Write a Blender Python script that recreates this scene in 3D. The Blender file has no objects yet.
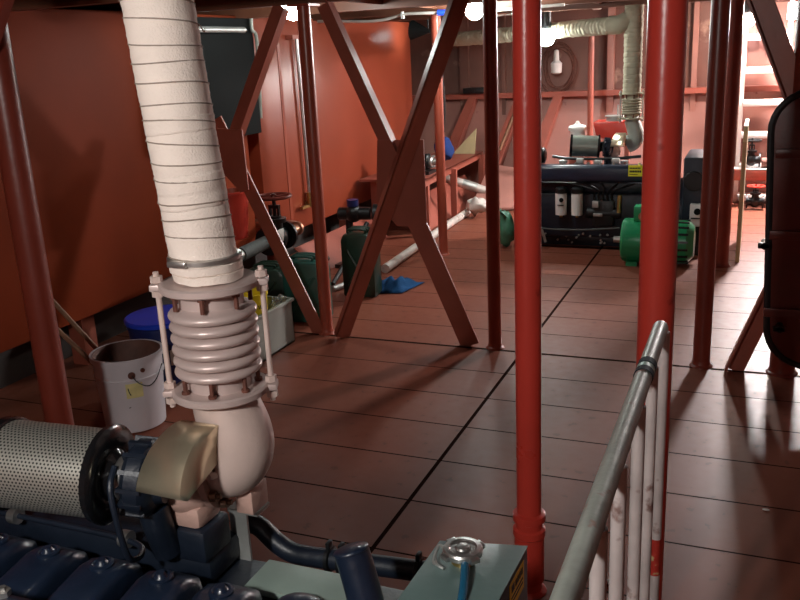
import bpy, bmesh, math, random
from mathutils import Vector, Matrix, noise
random.seed(7)
PI = math.pi
S = bpy.context.scene
C = S.collection

# ------------------------------------------------------------------ materials
def newmat(name):
    m = bpy.data.materials.new(name); m.use_nodes = True
    return m, m.node_tree, m.node_tree.nodes['Principled BSDF']

def mat(name, col, rough=.5, metal=0., var=.15, vscale=6., bump=0., bscale=40., spots=None, spec=.5, coat=0., rvar=.1):
    """paint or metal with a little mottling, worn spots and fine bump, all in object space"""
    m, t, b = newmat(name); N = t.nodes; L = t.links
    b.inputs['Metallic'].default_value = metal
    b.inputs['Specular IOR Level'].default_value = spec
    b.inputs['Coat Weight'].default_value = coat
    tc = N.new('ShaderNodeTexCoord')
    nz = N.new('ShaderNodeTexNoise'); nz.inputs['Scale'].default_value = vscale; nz.inputs['Detail'].default_value = 6
    L.new(tc.outputs['Object'], nz.inputs['Vector'])
    r = N.new('ShaderNodeMix'); r.data_type = 'RGBA'
    c1 = [max(0, c*(1-var)) for c in col]; c2 = [min(1, c*(1+var)) for c in col]
    r.inputs['A'].default_value = (*c1, 1); r.inputs['B'].default_value = (*c2, 1)
    mr = N.new('ShaderNodeMapRange'); mr.inputs['From Min'].default_value = .3; mr.inputs['From Max'].default_value = .7
    L.new(nz.outputs['Fac'], mr.inputs['Value']); L.new(mr.outputs['Result'], r.inputs['Factor'])
    out = r.outputs['Result']
    if spots:
        n2 = N.new('ShaderNodeTexNoise'); n2.inputs['Scale'].default_value = spots[1]; n2.inputs['Detail'].default_value = 8
        L.new(tc.outputs['Object'], n2.inputs['Vector'])
        m2 = N.new('ShaderNodeMapRange'); m2.inputs['From Min'].default_value = spots[2]; m2.inputs['From Max'].default_value = spots[2]+.06
        L.new(n2.outputs['Fac'], m2.inputs['Value'])
        x = N.new('ShaderNodeMix'); x.data_type = 'RGBA'; x.inputs['B'].default_value = (*spots[0], 1)
        L.new(out, x.inputs['A']); L.new(m2.outputs['Result'], x.inputs['Factor']); out = x.outputs['Result']
    L.new(out, b.inputs['Base Color'])
    m3 = N.new('ShaderNodeMapRange'); m3.inputs['To Min'].default_value = max(.03, rough-rvar); m3.inputs['To Max'].default_value = min(1, rough+rvar)
    L.new(nz.outputs['Fac'], m3.inputs['Value']); L.new(m3.outputs['Result'], b.inputs['Roughness'])
    if bump:
        n3 = N.new('ShaderNodeTexNoise'); n3.inputs['Scale'].default_value = bscale; n3.inputs['Detail'].default_value = 4
        L.new(tc.outputs['Object'], n3.inputs['Vector'])
        bp = N.new('ShaderNodeBump'); bp.inputs['Strength'].default_value = bump; bp.inputs['Distance'].default_value = .01
        L.new(n3.outputs['Fac'], bp.inputs['Height']); L.new(bp.outputs['Normal'], b.inputs['Normal'])
    return m

def emit(name, col, s):
    m, t, b = newmat(name)
    b.inputs['Base Color'].default_value = (*col, 1)
    b.inputs['Emission Color'].default_value = (*col, 1); b.inputs['Emission Strength'].default_value = s
    return m

def mnode(t, op, a, b=None, c=None):
    n = t.nodes.new('ShaderNodeMath'); n.operation = op
    for i, v in enumerate((a, b, c)):
        if v is None: continue
        if isinstance(v, (int, float)): n.inputs[i].default_value = v
        else: t.links.new(v, n.inputs[i])
    return n.outputs[0]

def floor_mat():
    m, t, b = newmat('red_floor_plates'); N = t.nodes; L = t.links
    tc = N.new('ShaderNodeTexCoord'); sp = N.new('ShaderNodeSeparateXYZ'); L.new(tc.outputs['Object'], sp.inputs[0])
    x, y = sp.outputs['X'], sp.outputs['Y']
    # plates 0.336 m deep across the room, butted along x = -1.11
    v = mnode(t, 'DIVIDE', mnode(t, 'SUBTRACT', y, 4.301), .33566)
    fr = mnode(t, 'ABSOLUTE', mnode(t, 'SUBTRACT', mnode(t, 'FRACT', v), .5))
    cross = mnode(t, 'GREATER_THAN', fr, .5-.012)
    sx = mnode(t, 'LESS_THAN', mnode(t, 'ABSOLUTE', mnode(t, 'ADD', x, 1.11)), .0085)
    sx2 = mnode(t, 'LESS_THAN', mnode(t, 'ABSOLUTE', mnode(t, 'SUBTRACT', x, 1.3)), .006)
    fr4 = mnode(t, 'LESS_THAN', mnode(t, 'ABSOLUTE', mnode(t, 'SUBTRACT', y, 4.301)), .012)
    seam = mnode(t, 'MAXIMUM', mnode(t, 'MAXIMUM', cross, sx), mnode(t, 'MAXIMUM', sx2, fr4))
    row = mnode(t, 'FLOOR', v); colm = mnode(t, 'GREATER_THAN', x, -1.11)
    wn = N.new('ShaderNodeTexWhiteNoise'); wn.noise_dimensions = '2D'
    cx = N.new('ShaderNodeCombineXYZ'); L.new(row, cx.inputs[0]); L.new(colm, cx.inputs[1]); L.new(cx.outputs[0], wn.inputs['Vector'])
    nz = N.new('ShaderNodeTexNoise'); nz.inputs['Scale'].default_value = 2.3; nz.inputs['Detail'].default_value = 7; L.new(tc.outputs['Object'], nz.inputs['Vector'])
    n2 = N.new('ShaderNodeTexNoise'); n2.inputs['Scale'].default_value = 19; n2.inputs['Detail'].default_value = 8; L.new(tc.outputs['Object'], n2.inputs['Vector'])
    a = N.new('ShaderNodeMix'); a.data_type = 'RGBA'; a.inputs['A'].default_value = (.165, .044, .026, 1); a.inputs['B'].default_value = (.26, .085, .05, 1)
    f = mnode(t, 'ADD', mnode(t, 'MULTIPLY', nz.outputs['Fac'], .7), mnode(t, 'MULTIPLY', wn.outputs['Value'], .3))
    L.new(f, a.inputs['Factor'])
    w = N.new('ShaderNodeMix'); w.data_type = 'RGBA'; w.inputs['B'].default_value = (.075, .04, .03, 1)
    L.new(a.outputs['Result'], w.inputs['A'])
    L.new(mnode(t, 'MULTIPLY', mnode(t, 'GREATER_THAN', n2.outputs['Fac'], .66), .35), w.inputs['Factor'])
    s = N.new('ShaderNodeMix'); s.data_type = 'RGBA'; s.inputs['B'].default_value = (.012, .007, .006, 1)
    L.new(w.outputs['Result'], s.inputs['A']); L.new(mnode(t, 'MULTIPLY', seam, .95), s.inputs['Factor'])
    L.new(s.outputs['Result'], b.inputs['Base Color'])
    L.new(mnode(t, 'ADD', .34, mnode(t, 'MULTIPLY', n2.outputs['Fac'], .22)), b.inputs['Roughness'])
    L.new(mnode(t, 'SUBTRACT', .16, mnode(t, 'MULTIPLY', seam, .16)), b.inputs['Specular IOR Level'])
    bp = N.new('ShaderNodeBump'); bp.inputs['Strength'].default_value = .25; bp.inputs['Distance'].default_value = .006
    L.new(mnode(t, 'SUBTRACT', mnode(t, 'MULTIPLY', nz.outputs['Fac'], 1.2), mnode(t, 'MULTIPLY', seam, .5)), bp.inputs['Height'])
    L.new(bp.outputs['Normal'], b.inputs['Normal'])
    return m

def perforated_mat(radius):
    """bright steel sleeve with staggered round holes, wrapped round the object's local X axis"""
    m, t, b = newmat('perforated_steel'); N = t.nodes; L = t.links
    tc = N.new('ShaderNodeTexCoord'); sp = N.new('ShaderNodeSeparateXYZ'); L.new(tc.outputs['UV'], sp.inputs[0])
    p = .0078
    u = mnode(t, 'DIVIDE', sp.outputs['X'], p); v = mnode(t, 'DIVIDE', sp.outputs['Y'], p*.866)
    off = mnode(t, 'MULTIPLY', mnode(t, 'MODULO', mnode(t, 'FLOOR', v), 2.), .5)
    fu = mnode(t, 'SUBTRACT', mnode(t, 'FRACT', mnode(t, 'ADD', u, off)), .5); fv = mnode(t, 'SUBTRACT', mnode(t, 'FRACT', v), .5)
    d = mnode(t, 'SQRT', mnode(t, 'ADD', mnode(t, 'POWER', mnode(t, 'ABSOLUTE', fu), 2.), mnode(t, 'POWER', mnode(t, 'MULTIPLY', mnode(t, 'ABSOLUTE', fv), .866), 2.)))
    hole = mnode(t, 'LESS_THAN', d, .27)
    x = N.new('ShaderNodeMix'); x.data_type = 'RGBA'; x.inputs['A'].default_value = (.56, .55, .49, 1); x.inputs['B'].default_value = (.02, .02, .018, 1)
    L.new(hole, x.inputs['Factor']); L.new(x.outputs['Result'], b.inputs['Base Color'])
    L.new(mnode(t, 'SUBTRACT', .75, mnode(t, 'MULTIPLY', hole, .75)), b.inputs['Metallic']); b.inputs['Roughness'].default_value = .38
    return m

def cloth_mat(name, col, weave=260.):
    m, t, b = newmat(name); N = t.nodes; L = t.links
    tc = N.new('ShaderNodeTexCoord')
    nz = N.new('ShaderNodeTexNoise'); nz.inputs['Scale'].default_value = 14; nz.inputs['Detail'].default_value = 6; L.new(tc.outputs['Object'], nz.inputs['Vector'])
    x = N.new('ShaderNodeMix'); x.data_type = 'RGBA'; x.inputs['A'].default_value = (*[c*.82 for c in col], 1); x.inputs['B'].default_value = (*[min(1, c*1.1) for c in col], 1)
    L.new(nz.outputs['Fac'], x.inputs['Factor']); L.new(x.outputs['Result'], b.inputs['Base Color'])
    b.inputs['Roughness'].default_value = .95; b.inputs['Specular IOR Level'].default_value = .15
    wv = N.new('ShaderNodeTexNoise'); wv.inputs['Scale'].default_value = weave; L.new(tc.outputs['Object'], wv.inputs['Vector'])
    bp = N.new('ShaderNodeBump'); bp.inputs['Strength'].default_value = .45; bp.inputs['Distance'].default_value = .004
    L.new(mnode(t, 'ADD', wv.outputs['Fac'], nz.outputs['Fac']), bp.inputs['Height']); L.new(bp.outputs['Normal'], b.inputs['Normal'])
    return m

M = {}
M['floor'] = floor_mat()
M['red'] = mat('bright_red_gloss_paint', (.56, .05, .033), .3, 0, .1, 3, .08, 60, spots=((.33, .022, .014), 9, .66), coat=.0)
M['column'] = mat('red_oxide_column_paint', (.37, .075, .042), .33, 0, .15, 4, .08, 60)
M['tank'] = mat('orange_red_tank_paint', (.265, .046, .02), .36, 0, .14, 1.6, .04, 7, rvar=.05, spec=.35)
M['tank_shaded'] = mat('shaded_orange_red_tank_paint', (.19, .031, .0105), .6, 0, .16, 1.4, .05, 7, rvar=.05, spec=.05)  # same tank paint, less glossy, with the left tank's weaker light darkened into the colour
M['brace'] = mat('red_oxide_brace_paint', (.33, .085, .052), .4, 0, .14, 5, .08, 50)
M['hull'] = mat('pinkish_red_hull_paint', (.38, .175, .14), .45, 0, .16, 2.2, .15, 12, spots=((.22, .06, .04), 7, .68))
M['bulkhead'] = mat('weathered_bulkhead_paint', (.16, .068, .05), .55, 0, .3, 2.0, .1, 20, spots=((.33, .2, .15), 3.2, .6))
M['frame'] = mat('red_frame_paint', (.34, .09, .06), .4, 0, .14, 4, .08, 50)
M['dark_red'] = mat('dark_red_door_paint', (.15, .03, .021), .32, 0, .2, 5, .1, 40)
M['ceiling'] = mat('dark_deckhead_paint', (.045, .036, .032), .6, 0, .25, 3)
M['beam'] = mat('brown_deck_beam_paint', (.2, .075, .042), .5, 0, .2, 4)
M['slate'] = mat('dark_slate_panel_paint', (.012, .013, .013), .8, 0, .15, 3, spec=.05)
M['navy'] = mat('navy_engine_paint', (.009, .017, .037), .36, 0, .25, 9, .15, 45, spots=((.02, .03, .05), 26, .69), coat=.25)
M['navy_dark'] = mat('dark_navy_engine_paint', (.008, .013, .024), .42, 0, .25, 9, .2, 40)
M['black'] = mat('black_gloss_enamel', (.008, .008, .009), .18, 0, .1, 10)
M['rubber'] = mat('black_rubber', (.014, .014, .015), .5, 0, .15, 20)
M['steel'] = mat('bare_steel', (.55, .54, .52), .32, .9, .15, 20, .05, 80)
M['galv'] = mat('galvanised_steel', (.46, .47, .45), .42, .65, .2, 14, .06, 60)
M['olive_steel'] = mat('brushed_filter_shell', (.36, .41, .36), .32, .7, .1, 15)
M['brassy'] = mat('brushed_heat_shield', (.9, .78, .56), .3, .85, .14, 9, .04, 70)
M['bellow'] = mat('dull_pink_bellows_paint', (.56, .44, .41), .4, .25, .12, 9, .08, 70, spots=((.34, .22, .18), 30, .7))
M['column_shaded'] = mat('shaded_red_column_paint', (.2, .034, .02), .36, 0, .15, 4, .08, 60)  # darker copy of the column paint, shade on the columns put into its colour
M['rust'] = mat('rusty_iron', (.13, .045, .03), .7, .2, .35, 40, .3, 90)
M['brown_iron'] = mat('brown_bolts', (.2, .12, .08), .45, .6, .3, 50)
M['cast'] = mat('pink_heat_primer_cast', (.53, .34, .285), .5, .1, .16, 14, .2, 50, spots=((.4, .22, .17), 30, .68))
M['primer'] = mat('pale_pink_heat_paint', (.62, .48, .43), .42, .15, .1, 9, .1, 70, spots=((.42, .26, .2), 36, .72))
M['lag'] = cloth_mat('cream_lagging_cloth', (.86, .74, .66))
M['lag_far'] = cloth_mat('dusty_lagging_cloth', (.38, .355, .26))
M['cord'] = cloth_mat('grey_brown_cord', (.34, .27, .22))
M['rail'] = mat('worn_white_rail_paint', (.31, .33, .29), .42, .2, .2, 14, .12, 60, spots=((.3, .17, .13), 22, .62))
M['post'] = mat('chipped_white_post_paint', (.58, .51, .49), .4, .1, .18, 9, .15, 50, spots=((.24, .14, .12), 17, .6))
M['chip_red'] = mat('red_paint_patch', (.4, .03, .02), .5, 0, .3, 30, .1, 60, spots=((.5, .4, .2), 30, .58))
M['dark_tape'] = mat('dark_tape', (.01, .016, .022), .7, spec=.15)
M['teal_tape'] = mat('pale_teal_tape', (.2, .36, .31), .4)
M['pail'] = mat('white_plastic_pail', (.66, .63, .66), .36, 0, .08, 5, .03, 30, spots=((.35, .3, .3), 26, .73))
M['pail_in'] = mat('brown_stained_pail_inside', (.13, .06, .045), .6, 0, .35, 12)
M['blue'] = mat('blue_plastic', (.014, .06, .62), .35, 0, .1, 8)
M['blue_dark'] = mat('deep_blue_plastic', (.01, .02, .11), .4, 0, .1, 8)
M['paper'] = mat('paper_label', (.62, .56, .47), .7, 0, .1, 30)
M['yellow_paper'] = mat('faded_yellow_sticker', (.72, .66, .3), .6, 0, .12, 30)
M['ink'] = mat('black_ink', (.015, .014, .012), .6)
M['yellow'] = mat('yellow_plastic', (.8, .62, .02), .4, 0, .08, 10)
M['label_yellow'] = mat('yellow_warning_label', (.8, .5, .02), .45, 0, .05, 10)
M['label_lime'] = mat('bright_yellow_label', (.75, .72, .03), .45, 0, .05, 10)
M['wood'] = mat('weathered_wood', (.22, .105, .055), .65, 0, .3, 18, .2, 60)
M['plywood'] = mat('pale_plywood', (.55, .47, .26), .6, 0, .12, 8)
M['crate'] = mat('grey_green_plastic', (.30, .32, .28), .42, 0, .1, 8)
M['teal'] = mat('teal_green_can_paint', (.015, .10, .08), .32, 0, .2, 7, .06, 30)
M['olive'] = mat('dark_green_can_paint', (.02, .045, .03), .34, 0, .2, 7, .06, 30)
M['green'] = mat('bright_green_motor_paint', (.015, .26, .10), .3, 0, .1, 6, .06, 40, coat=.0)
M['iron'] = mat('black_cast_iron', (.012, .013, .014), .36, .2, .2, 20, .2, 60)
M['copper'] = mat('copper_pipe', (.5, .25, .16), .35, .8, .2, 20)
M['brass'] = mat('brass_fitting', (.5, .36, .14), .33, .9, .2, 20)
M['insul'] = mat('grey_pipe_wrap', (.08, .09, .085), .7, 0, .2, 40, .2, 80)
M['white'] = mat('white_enamel', (.74, .73, .7), .35, 0, .06, 8)
M['pipe_white'] = mat('dusty_white_pipe', (.6, .55, .5), .4, .1, .16, 11, .06, 40, spots=((.35, .25, .2), 13, .65))
M['tank_lid'] = mat('grey_teal_enamel', (.13, .2, .19), .36, 0, .1, 7, .06, 50)
M['tank_side'] = mat('black_enamel_side', (.016, .02, .022), .35, 0, .1, 7)
M['hose_blue'] = mat('blue_rubber_hose', (.015, .12, .22), .25, 0, .1, 12)
M['plate'] = mat('pale_green_primed_plate', (.27, .35, .31), .42, .1, .12, 9)
M['cloth_blue'] = cloth_mat('blue_rag_cloth', (.015, .075, .2), 120)
M['jacket'] = cloth_mat('blue_work_cloth', (.02, .045, .17), 120)
M['bag_green'] = mat('crumpled_green_sheet', (.06, .2, .12), .4, 0, .25, 14)
M['clear'] = mat('crumpled_clear_film', (.6, .6, .55), .25, 0, .1, 20)
M['clear'].node_tree.nodes['Principled BSDF'].inputs['Transmission Weight'].default_value = .8
M['bulb'] = emit('lit_bulb_glass', (.93, 1., .97), 165.)
M['bulb_dim'] = emit('dim_lit_bulb_glass', (.93, 1., .97), 55.)
M['bulb_cowl'] = emit('small_lit_bulb_glass', (.93, 1., .97), 70.)
M['bulb_near'] = emit('near_lit_bulb_glass', (1., .97, .93), 330.)
M['bulb_warm'] = emit('warm_lit_bulb_glass', (1., .82, .72), 290.)
M['flood'] = emit('lit_flood_glass', (1., .93, .92), 1.)
M['glass'] = mat('milky_lamp_glass', (.85, .85, .82), .2)
M['ladder'] = mat('white_ladder_paint', (.74, .66, .62), .45, 0, .1, 9)

# ------------------------------------------------------------------ mesh builder
class MB:
    def __init__(s): s.bm = bmesh.new()
    def faces(s, vs, fs):
        v = [s.bm.verts.new(Vector(p)) for p in vs]
        for f in fs:
            try: s.bm.faces.new([v[i] for i in f])
            except ValueError: pass
        return s
    def box(s, a, b, bev=0., mtx=None, seg=2):
        t = bmesh.new(); bmesh.ops.create_cube(t, size=1)
        d = [b[i]-a[i] for i in range(3)]; c = [(b[i]+a[i])/2 for i in range(3)]
        for v in t.verts: v.co = Vector([v.co[i]*d[i] + c[i] for i in range(3)])
        if bev: bmesh.ops.bevel(t, geom=t.edges[:], offset=bev, segments=seg, affect='EDGES', profile=.5)
        if mtx is not None: bmesh.ops.transform(t, matrix=mtx, verts=t.verts)
        return s._add(t)
    def _add(s, t):
        me = bpy.data.meshes.new('tmp'); t.to_mesh(me); t.free(); s.bm.from_mesh(me); bpy.data.meshes.remove(me); return s
    def lathe(s, prof, p0, axis, n=32, cap=True, uvw=None):
        """prof: list of (distance along axis, radius) from p0"""
        ax = Vector(axis).normalized(); p0 = Vector(p0)
        u = ax.orthogonal().normalized(); w = ax.cross(u)
        rings = []
        for (h, r) in prof:
            rings.append([s.bm.verts.new(p0 + ax*h + (u*math.cos(2*PI*k/n) + w*math.sin(2*PI*k/n))*r) for k in range(n)])
        for a, b in zip(rings, rings[1:]):
            for k in range(n):
                s.bm.faces.new((a[k], a[(k+1) % n], b[(k+1) % n], b[k]))
        if cap:
            s.bm.faces.new(list(reversed(rings[0]))); s.bm.faces.new(rings[-1])
        return s
    def cyl(s, p0, p1, r, n=24, r2=None, bev=0.):
        p0, p1 = Vector(p0), Vector(p1); L = (p1-p0).length; r2 = r if r2 is None else r2
        pr = [(0, r), (L, r2)] if not bev else [(0, r-bev), (bev, r), (L-bev, r2), (L, r2-bev)]
        return s.lathe(pr, p0, p1-p0, n)
    def tube(s, pts, r, n=12, res=6, smooth=True, rf=None, cap=True):
        """swept tube along a Catmull-Rom path"""
        P = [Vector(p) for p in pts]
        if smooth and len(P) > 2:
            Q = []
            E = [P[0]*2-P[1]] + P + [P[-1]*2-P[-2]]
            for i in range(1, len(E)-2):
                for k in range(res):
                    t = k/res; a, b, c, d = E[i-1], E[i], E[i+1], E[i+2]
                    Q.append(.5*((2*b) + (c-a)*t + (2*a-5*b+4*c-d)*t*t + (3*b-a-3*c+d)*t**3))
            Q.append(P[-1]); P = Q
        T = [(P[min(i+1, len(P)-1)]-P[max(i-1, 0)]).normalized() for i in range(len(P))]
        u = T[0].orthogonal().normalized(); rings = []
        for i, p in enumerate(P):
            u = (u - T[i]*u.dot(T[i])).normalized(); w = T[i].cross(u)
            rr = r if rf is None else rf(i/(len(P)-1))
            rings.append([s.bm.verts.new(p+(u*math.cos(2*PI*k/n)+w*math.sin(2*PI*k/n))*rr) for k in range(n)])
        for a, b in zip(rings, rings[1:]):
            for k in range(n): s.bm.faces.new((a[k], a[(k+1) % n], b[(k+1) % n], b[k]))
        if cap: s.bm.faces.new(list(reversed(rings[0]))); s.bm.faces.new(rings[-1])
        return s
    def sphere(s, c, r, n=20, sc=(1, 1, 1)):
        t = bmesh.new(); bmesh.ops.create_uvsphere(t, u_segments=n, v_segments=n//2+2, radius=r)
        for v in t.verts: v.co = Vector((v.co.x*sc[0]+c[0], v.co.y*sc[1]+c[1], v.co.z*sc[2]+c[2]))
        return s._add(t)
    def prism(s, poly, vec, bev=0.):
        """extrude a planar polygon (3-D points) along vec"""
        t = bmesh.new(); v = [t.verts.new(Vector(p)) for p in poly]; f = t.faces.new(v)
        e = bmesh.ops.extrude_face_region(t, geom=[f]); vs = [g for g in e['geom'] if isinstance(g, bmesh.types.BMVert)]
        bmesh.ops.translate(t, verts=vs, vec=Vector(vec)); bmesh.ops.recalc_face_normals(t, faces=t.faces)
        if bev: bmesh.ops.bevel(t, geom=t.edges[:], offset=bev, segments=2, affect='EDGES', profile=.5)
        return s._add(t)
    def torus(s, c, axis, R, r, n=32, m=10):
        ax = Vector(axis).normalized(); u = ax.orthogonal().normalized(); w = ax.cross(u); c = Vector(c); rings = []
        for i in range(n):
            d = u*math.cos(2*PI*i/n)+w*math.sin(2*PI*i/n)
            rings.append([s.bm.verts.new(c+d*(R+r*math.cos(2*PI*k/m))+ax*r*math.sin(2*PI*k/m)) for k in range(m)])
        for i in range(n):
            a, b = rings[i], rings[(i+1) % n]
            for k in range(m): s.bm.faces.new((a[k], b[k], b[(k+1) % m], a[(k+1) % m]))
        return s
    def bolt(s, p, axis, r=.008, h=.01):
        ax = Vector(axis).normalized(); return s.lathe([(0, r), (h, r), (h, r*.5), (h*1.7, r*.5)], p, ax, 6)
    def build(s, name, m, parent=None, sharp=35):
        bmesh.ops.recalc_face_normals(s.bm, faces=s.bm.faces)
        off = Vector((0, 0, 0)); q = parent
        while q is not None: off += q.location; q = q.parent
        if parent is None:
            xs = [v.co for v in s.bm.verts]
            off = Vector(((min(v.x for v in xs)+max(v.x for v in xs))/2, (min(v.y for v in xs)+max(v.y for v in xs))/2, min(v.z for v in xs)))
        for v in s.bm.verts: v.co -= off
        me = bpy.data.meshes.new(name); s.bm.to_mesh(me); s.bm.free()
        me.materials.append(M[m] if isinstance(m, str) else m)
        me.polygons.foreach_set('use_smooth', [True]*len(me.polygons))
        me.set_sharp_from_angle(angle=math.radians(sharp))
        o = bpy.data.objects.new(name, me); C.objects.link(o)
        if parent is None: o.location = off
        else: o.parent = parent
        return o

def tag(o, label, cat, group=None):
    o['label'] = label; o['category'] = cat
    if group: o['group'] = group
    return o
def thing(name, label, cat, loc, group=None):
    o = bpy.data.objects.new(name, None); C.objects.link(o); o.location = loc; o.empty_display_size = .1
    return tag(o, label, cat, group)
def struct(name, mb, m, parent=None):
    o = mb.build(name, m, parent)
    if parent is None: o['kind'] = 'structure'
    return o

# ------------------------------------------------------------------ the setting
ZC = 1.98
XL, XR, YB, YF = -4.25, 2.3, -1.6, 9.42
fl_ = MB(); fl_.faces([(XL, YB, 0), (XR, YB, 0), (XR, YF+.2, 0), (XL, YF+.2, 0), (XL, YB, -.05), (XR, YB, -.05), (XR, YF+.2, -.05), (XL, YF+.2, -.05)],
    [(0, 1, 2, 3), (7, 6, 5, 4), (0, 4, 5, 1), (1, 5, 6, 2), (2, 6, 7, 3), (3, 7, 4, 0)])
FLO = fl_.build('floor', 'floor'); FLO['kind'] = 'structure'
# put its object origin at the world origin so that the plate pattern stays in metres
for v in FLO.data.vertices: v.co += FLO.location
FLO.location = (0, 0, 0)

HX0, HX1, HY0, HY1 = -.2, .75, 8.25, 9.3       # the open deck hatch above the ladder
c = MB()
for a, b in (((XL, YB), (XR, HY0)), ((XL, HY0), (HX0, HY1)), ((HX1, HY0), (XR, HY1)), ((XL, HY1), (XR, YF+.2))):
    c.box((a[0], a[1], ZC), (b[0], b[1], ZC+.04))
struct('ceiling', c, 'ceiling')
# hatch coaming
c = MB()
c.box((HX0-.03, HY0-.03, ZC-.05), (HX0, HY1+.03, ZC+.4)); c.box((HX1, HY0-.03, ZC-.05), (HX1+.03, HY1+.03, ZC+.4))
c.box((HX0, HY0-.03, ZC-.05), (HX1, HY0, ZC+.4)); c.box((HX0, HY1, ZC-.05), (HX1, HY1+.03, ZC+.4))
struct('trim_1', c, 'frame')
# deck beams: inverted L sections across the room
n = 2
for yy in (.2, 2.23, 3.3, 4.33, 5.4, 6.43, 7.5):
    b = MB(); b.box((XL, yy-.012, ZC-.085), (XR, yy+.012, ZC)); b.box((XL, yy-.035, ZC-.1), (XR, yy+.035, ZC-.085))
    struct('trim_%d' % n, b, 'beam'); n += 1
for xx in (-2.31, -1.25, -.185):
    b = MB(); b.box((xx-.012, YB, ZC-.07), (xx+.012, HY0-.05, ZC)); struct('trim_%d' % n, b, 'beam'); n += 1

b = MB(); b.box((XL-.05, YB, -.05), (XL, YF+.2, ZC+.04)); struct('wall_left', b, 'bulkhead')
b = MB(); b.box((XR, YB, -.05), (XR+.05, YF+.2, ZC+.04)); struct('wall_right', b, 'bulkhead')
b = MB(); b.box((XL, YB-.05, -.05), (XR, YB, ZC+.04)); struct('wall_back', b, 'bulkhead')
# far bulkhead: upright upper strake, stringer, and the hull plating sloping in below it
b = MB(); b.box((XL, YF, -.05), (XR, YF+.05, ZC+.04))
FW = struct('wall_far', b, 'bulkhead')
b = MB(); b.prism([(XL, YF, 1.1), (XL, YF-.1, .75), (XL, YF-.22, .3), (XL, YF-.26, 0), (XL, YF, 0)], (-.3-XL, 0, 0))
struct('hull_plating', b, 'hull', FW)
b = MB(); b.prism([(-.3, YF, 1.9), (-.3, YF-.04, 1.1), (-.3, YF-.08, .4), (-.3, YF-.1, 0), (-.3, YF, 0)], (XR+.3, 0, 0))
struct('hull_plating', b, 'hull', FW)
b = MB(); b.box((XL, YF-.13, 1.115), (XR, YF, 1.13)); b.box((XL, YF-.14, 1.075), (XR, YF-.125, 1.13))
struct('stringer', b, 'frame', FW)
for xx, w, ml in ((-3.05, .1, 'bulkhead'), (-2.6, .04, 'bulkhead'), (-1.45, .07, 'hull'), (-.95, .04, 'bulkhead'), (-.62, .05, 'hull'), (-.36, .08, 'hull'), (.0, .06, 'hull'), (.9, .06, 'hull'), (1.6, .06, 'hull')):
    b = MB(); b.box((xx-w/2, YF-.06, 0), (xx+w/2, YF, ZC-.02)); struct('stiffener', b, ml, FW)
# slanting hull frames rising from the bilge to the stringer
for i, (x0, x1) in enumerate(((-3.28, -2.98), (-2.3, -2.02), (-2.72, -2.44))):
    b = MB(); w = .13
    y0, y1 = 9.0, 9.28
    b.prism([(x0, y0, .35), (x0+w, y0, .35), (x1+w*.6, y1, 1.1), (x1, y1, 1.1)], (0, .03, 0))
    b.prism([(x0+w, y0-.0, .35), (x1+w*.6, y1, 1.1), (x1+w*.6, y1+.12, 1.1), (x0+w, y0+.28, .35)], (.012, 0, 0))
    struct('hull_frame', b, 'frame', FW)

# ------------------------------------------------------------------ support columns
def column(x, y, r, m, label, collar=None, ztop=ZC-.1, square=False):
    t = thing('support_column', label, 'column', (x, y, 0), 'support columns')
    b = MB(); b.lathe([(0.0, r), (ztop, r)], (x, y, 0), (0, 0, 1), 32); b.build('shaft', m, t)
    if collar:
        b = MB()
        b.lathe([(0, r+.001), (0, r+.008), (.15, r+.008), (.155, r+.012), (.175, r+.012), (.18, r+.004), (.2, r+.004), (.205, r+.012), (.225, r+.012), (.23, r+.0005)], (x, y, collar-.2), (0, 0, 1), 32)
        b.build('collar', m, t)
    b = MB(); b.lathe([(0, r+.016), (.005, r+.014), (.012, r+.004), (.03, r+.0005)], (x, y, .0), (0, 0, 1), 28); b.build('base_plate', m, t)
    b = MB(); b.box((x-r-.03, y-r-.03, ztop-.012), (x+r+.03, y+r+.03, ztop)); b.build('head_plate', m, t)
    return t
column(-2.355, 2.23, .05, 'column_shaded', 'dark red round column behind the perforated steel air filter')
column(-.556, 2.226, .0365, 'red', 'slim bright red column rising behind the grey coolant tank', collar=.24)
column(-.214, 2.23, .0465, 'red', 'thick bright red column behind the end of the white handrail')
column(-2.32, 4.338, .037, 'column', 'dark red round column beside the teal jerry can')
column(-1.272, 4.338, .0365, 'column', 'dark red column at the foot of the right leg of the large X brace')
column(-.186, 4.338, .042, 'column_shaded', 'dark brownish red column to the right of the thick bright red one')
column(-2.31, 6.43, .037, 'column', 'thin orange red column standing behind the X brace gusset')
column(-.185, 6.47, .057, 'column_shaded', 'dark column beyond the green motor, next to the pale upright board')
column(.19, 4.338, .058, 'column_shaded', 'dark column foot half hidden below the oval watertight door')

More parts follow.
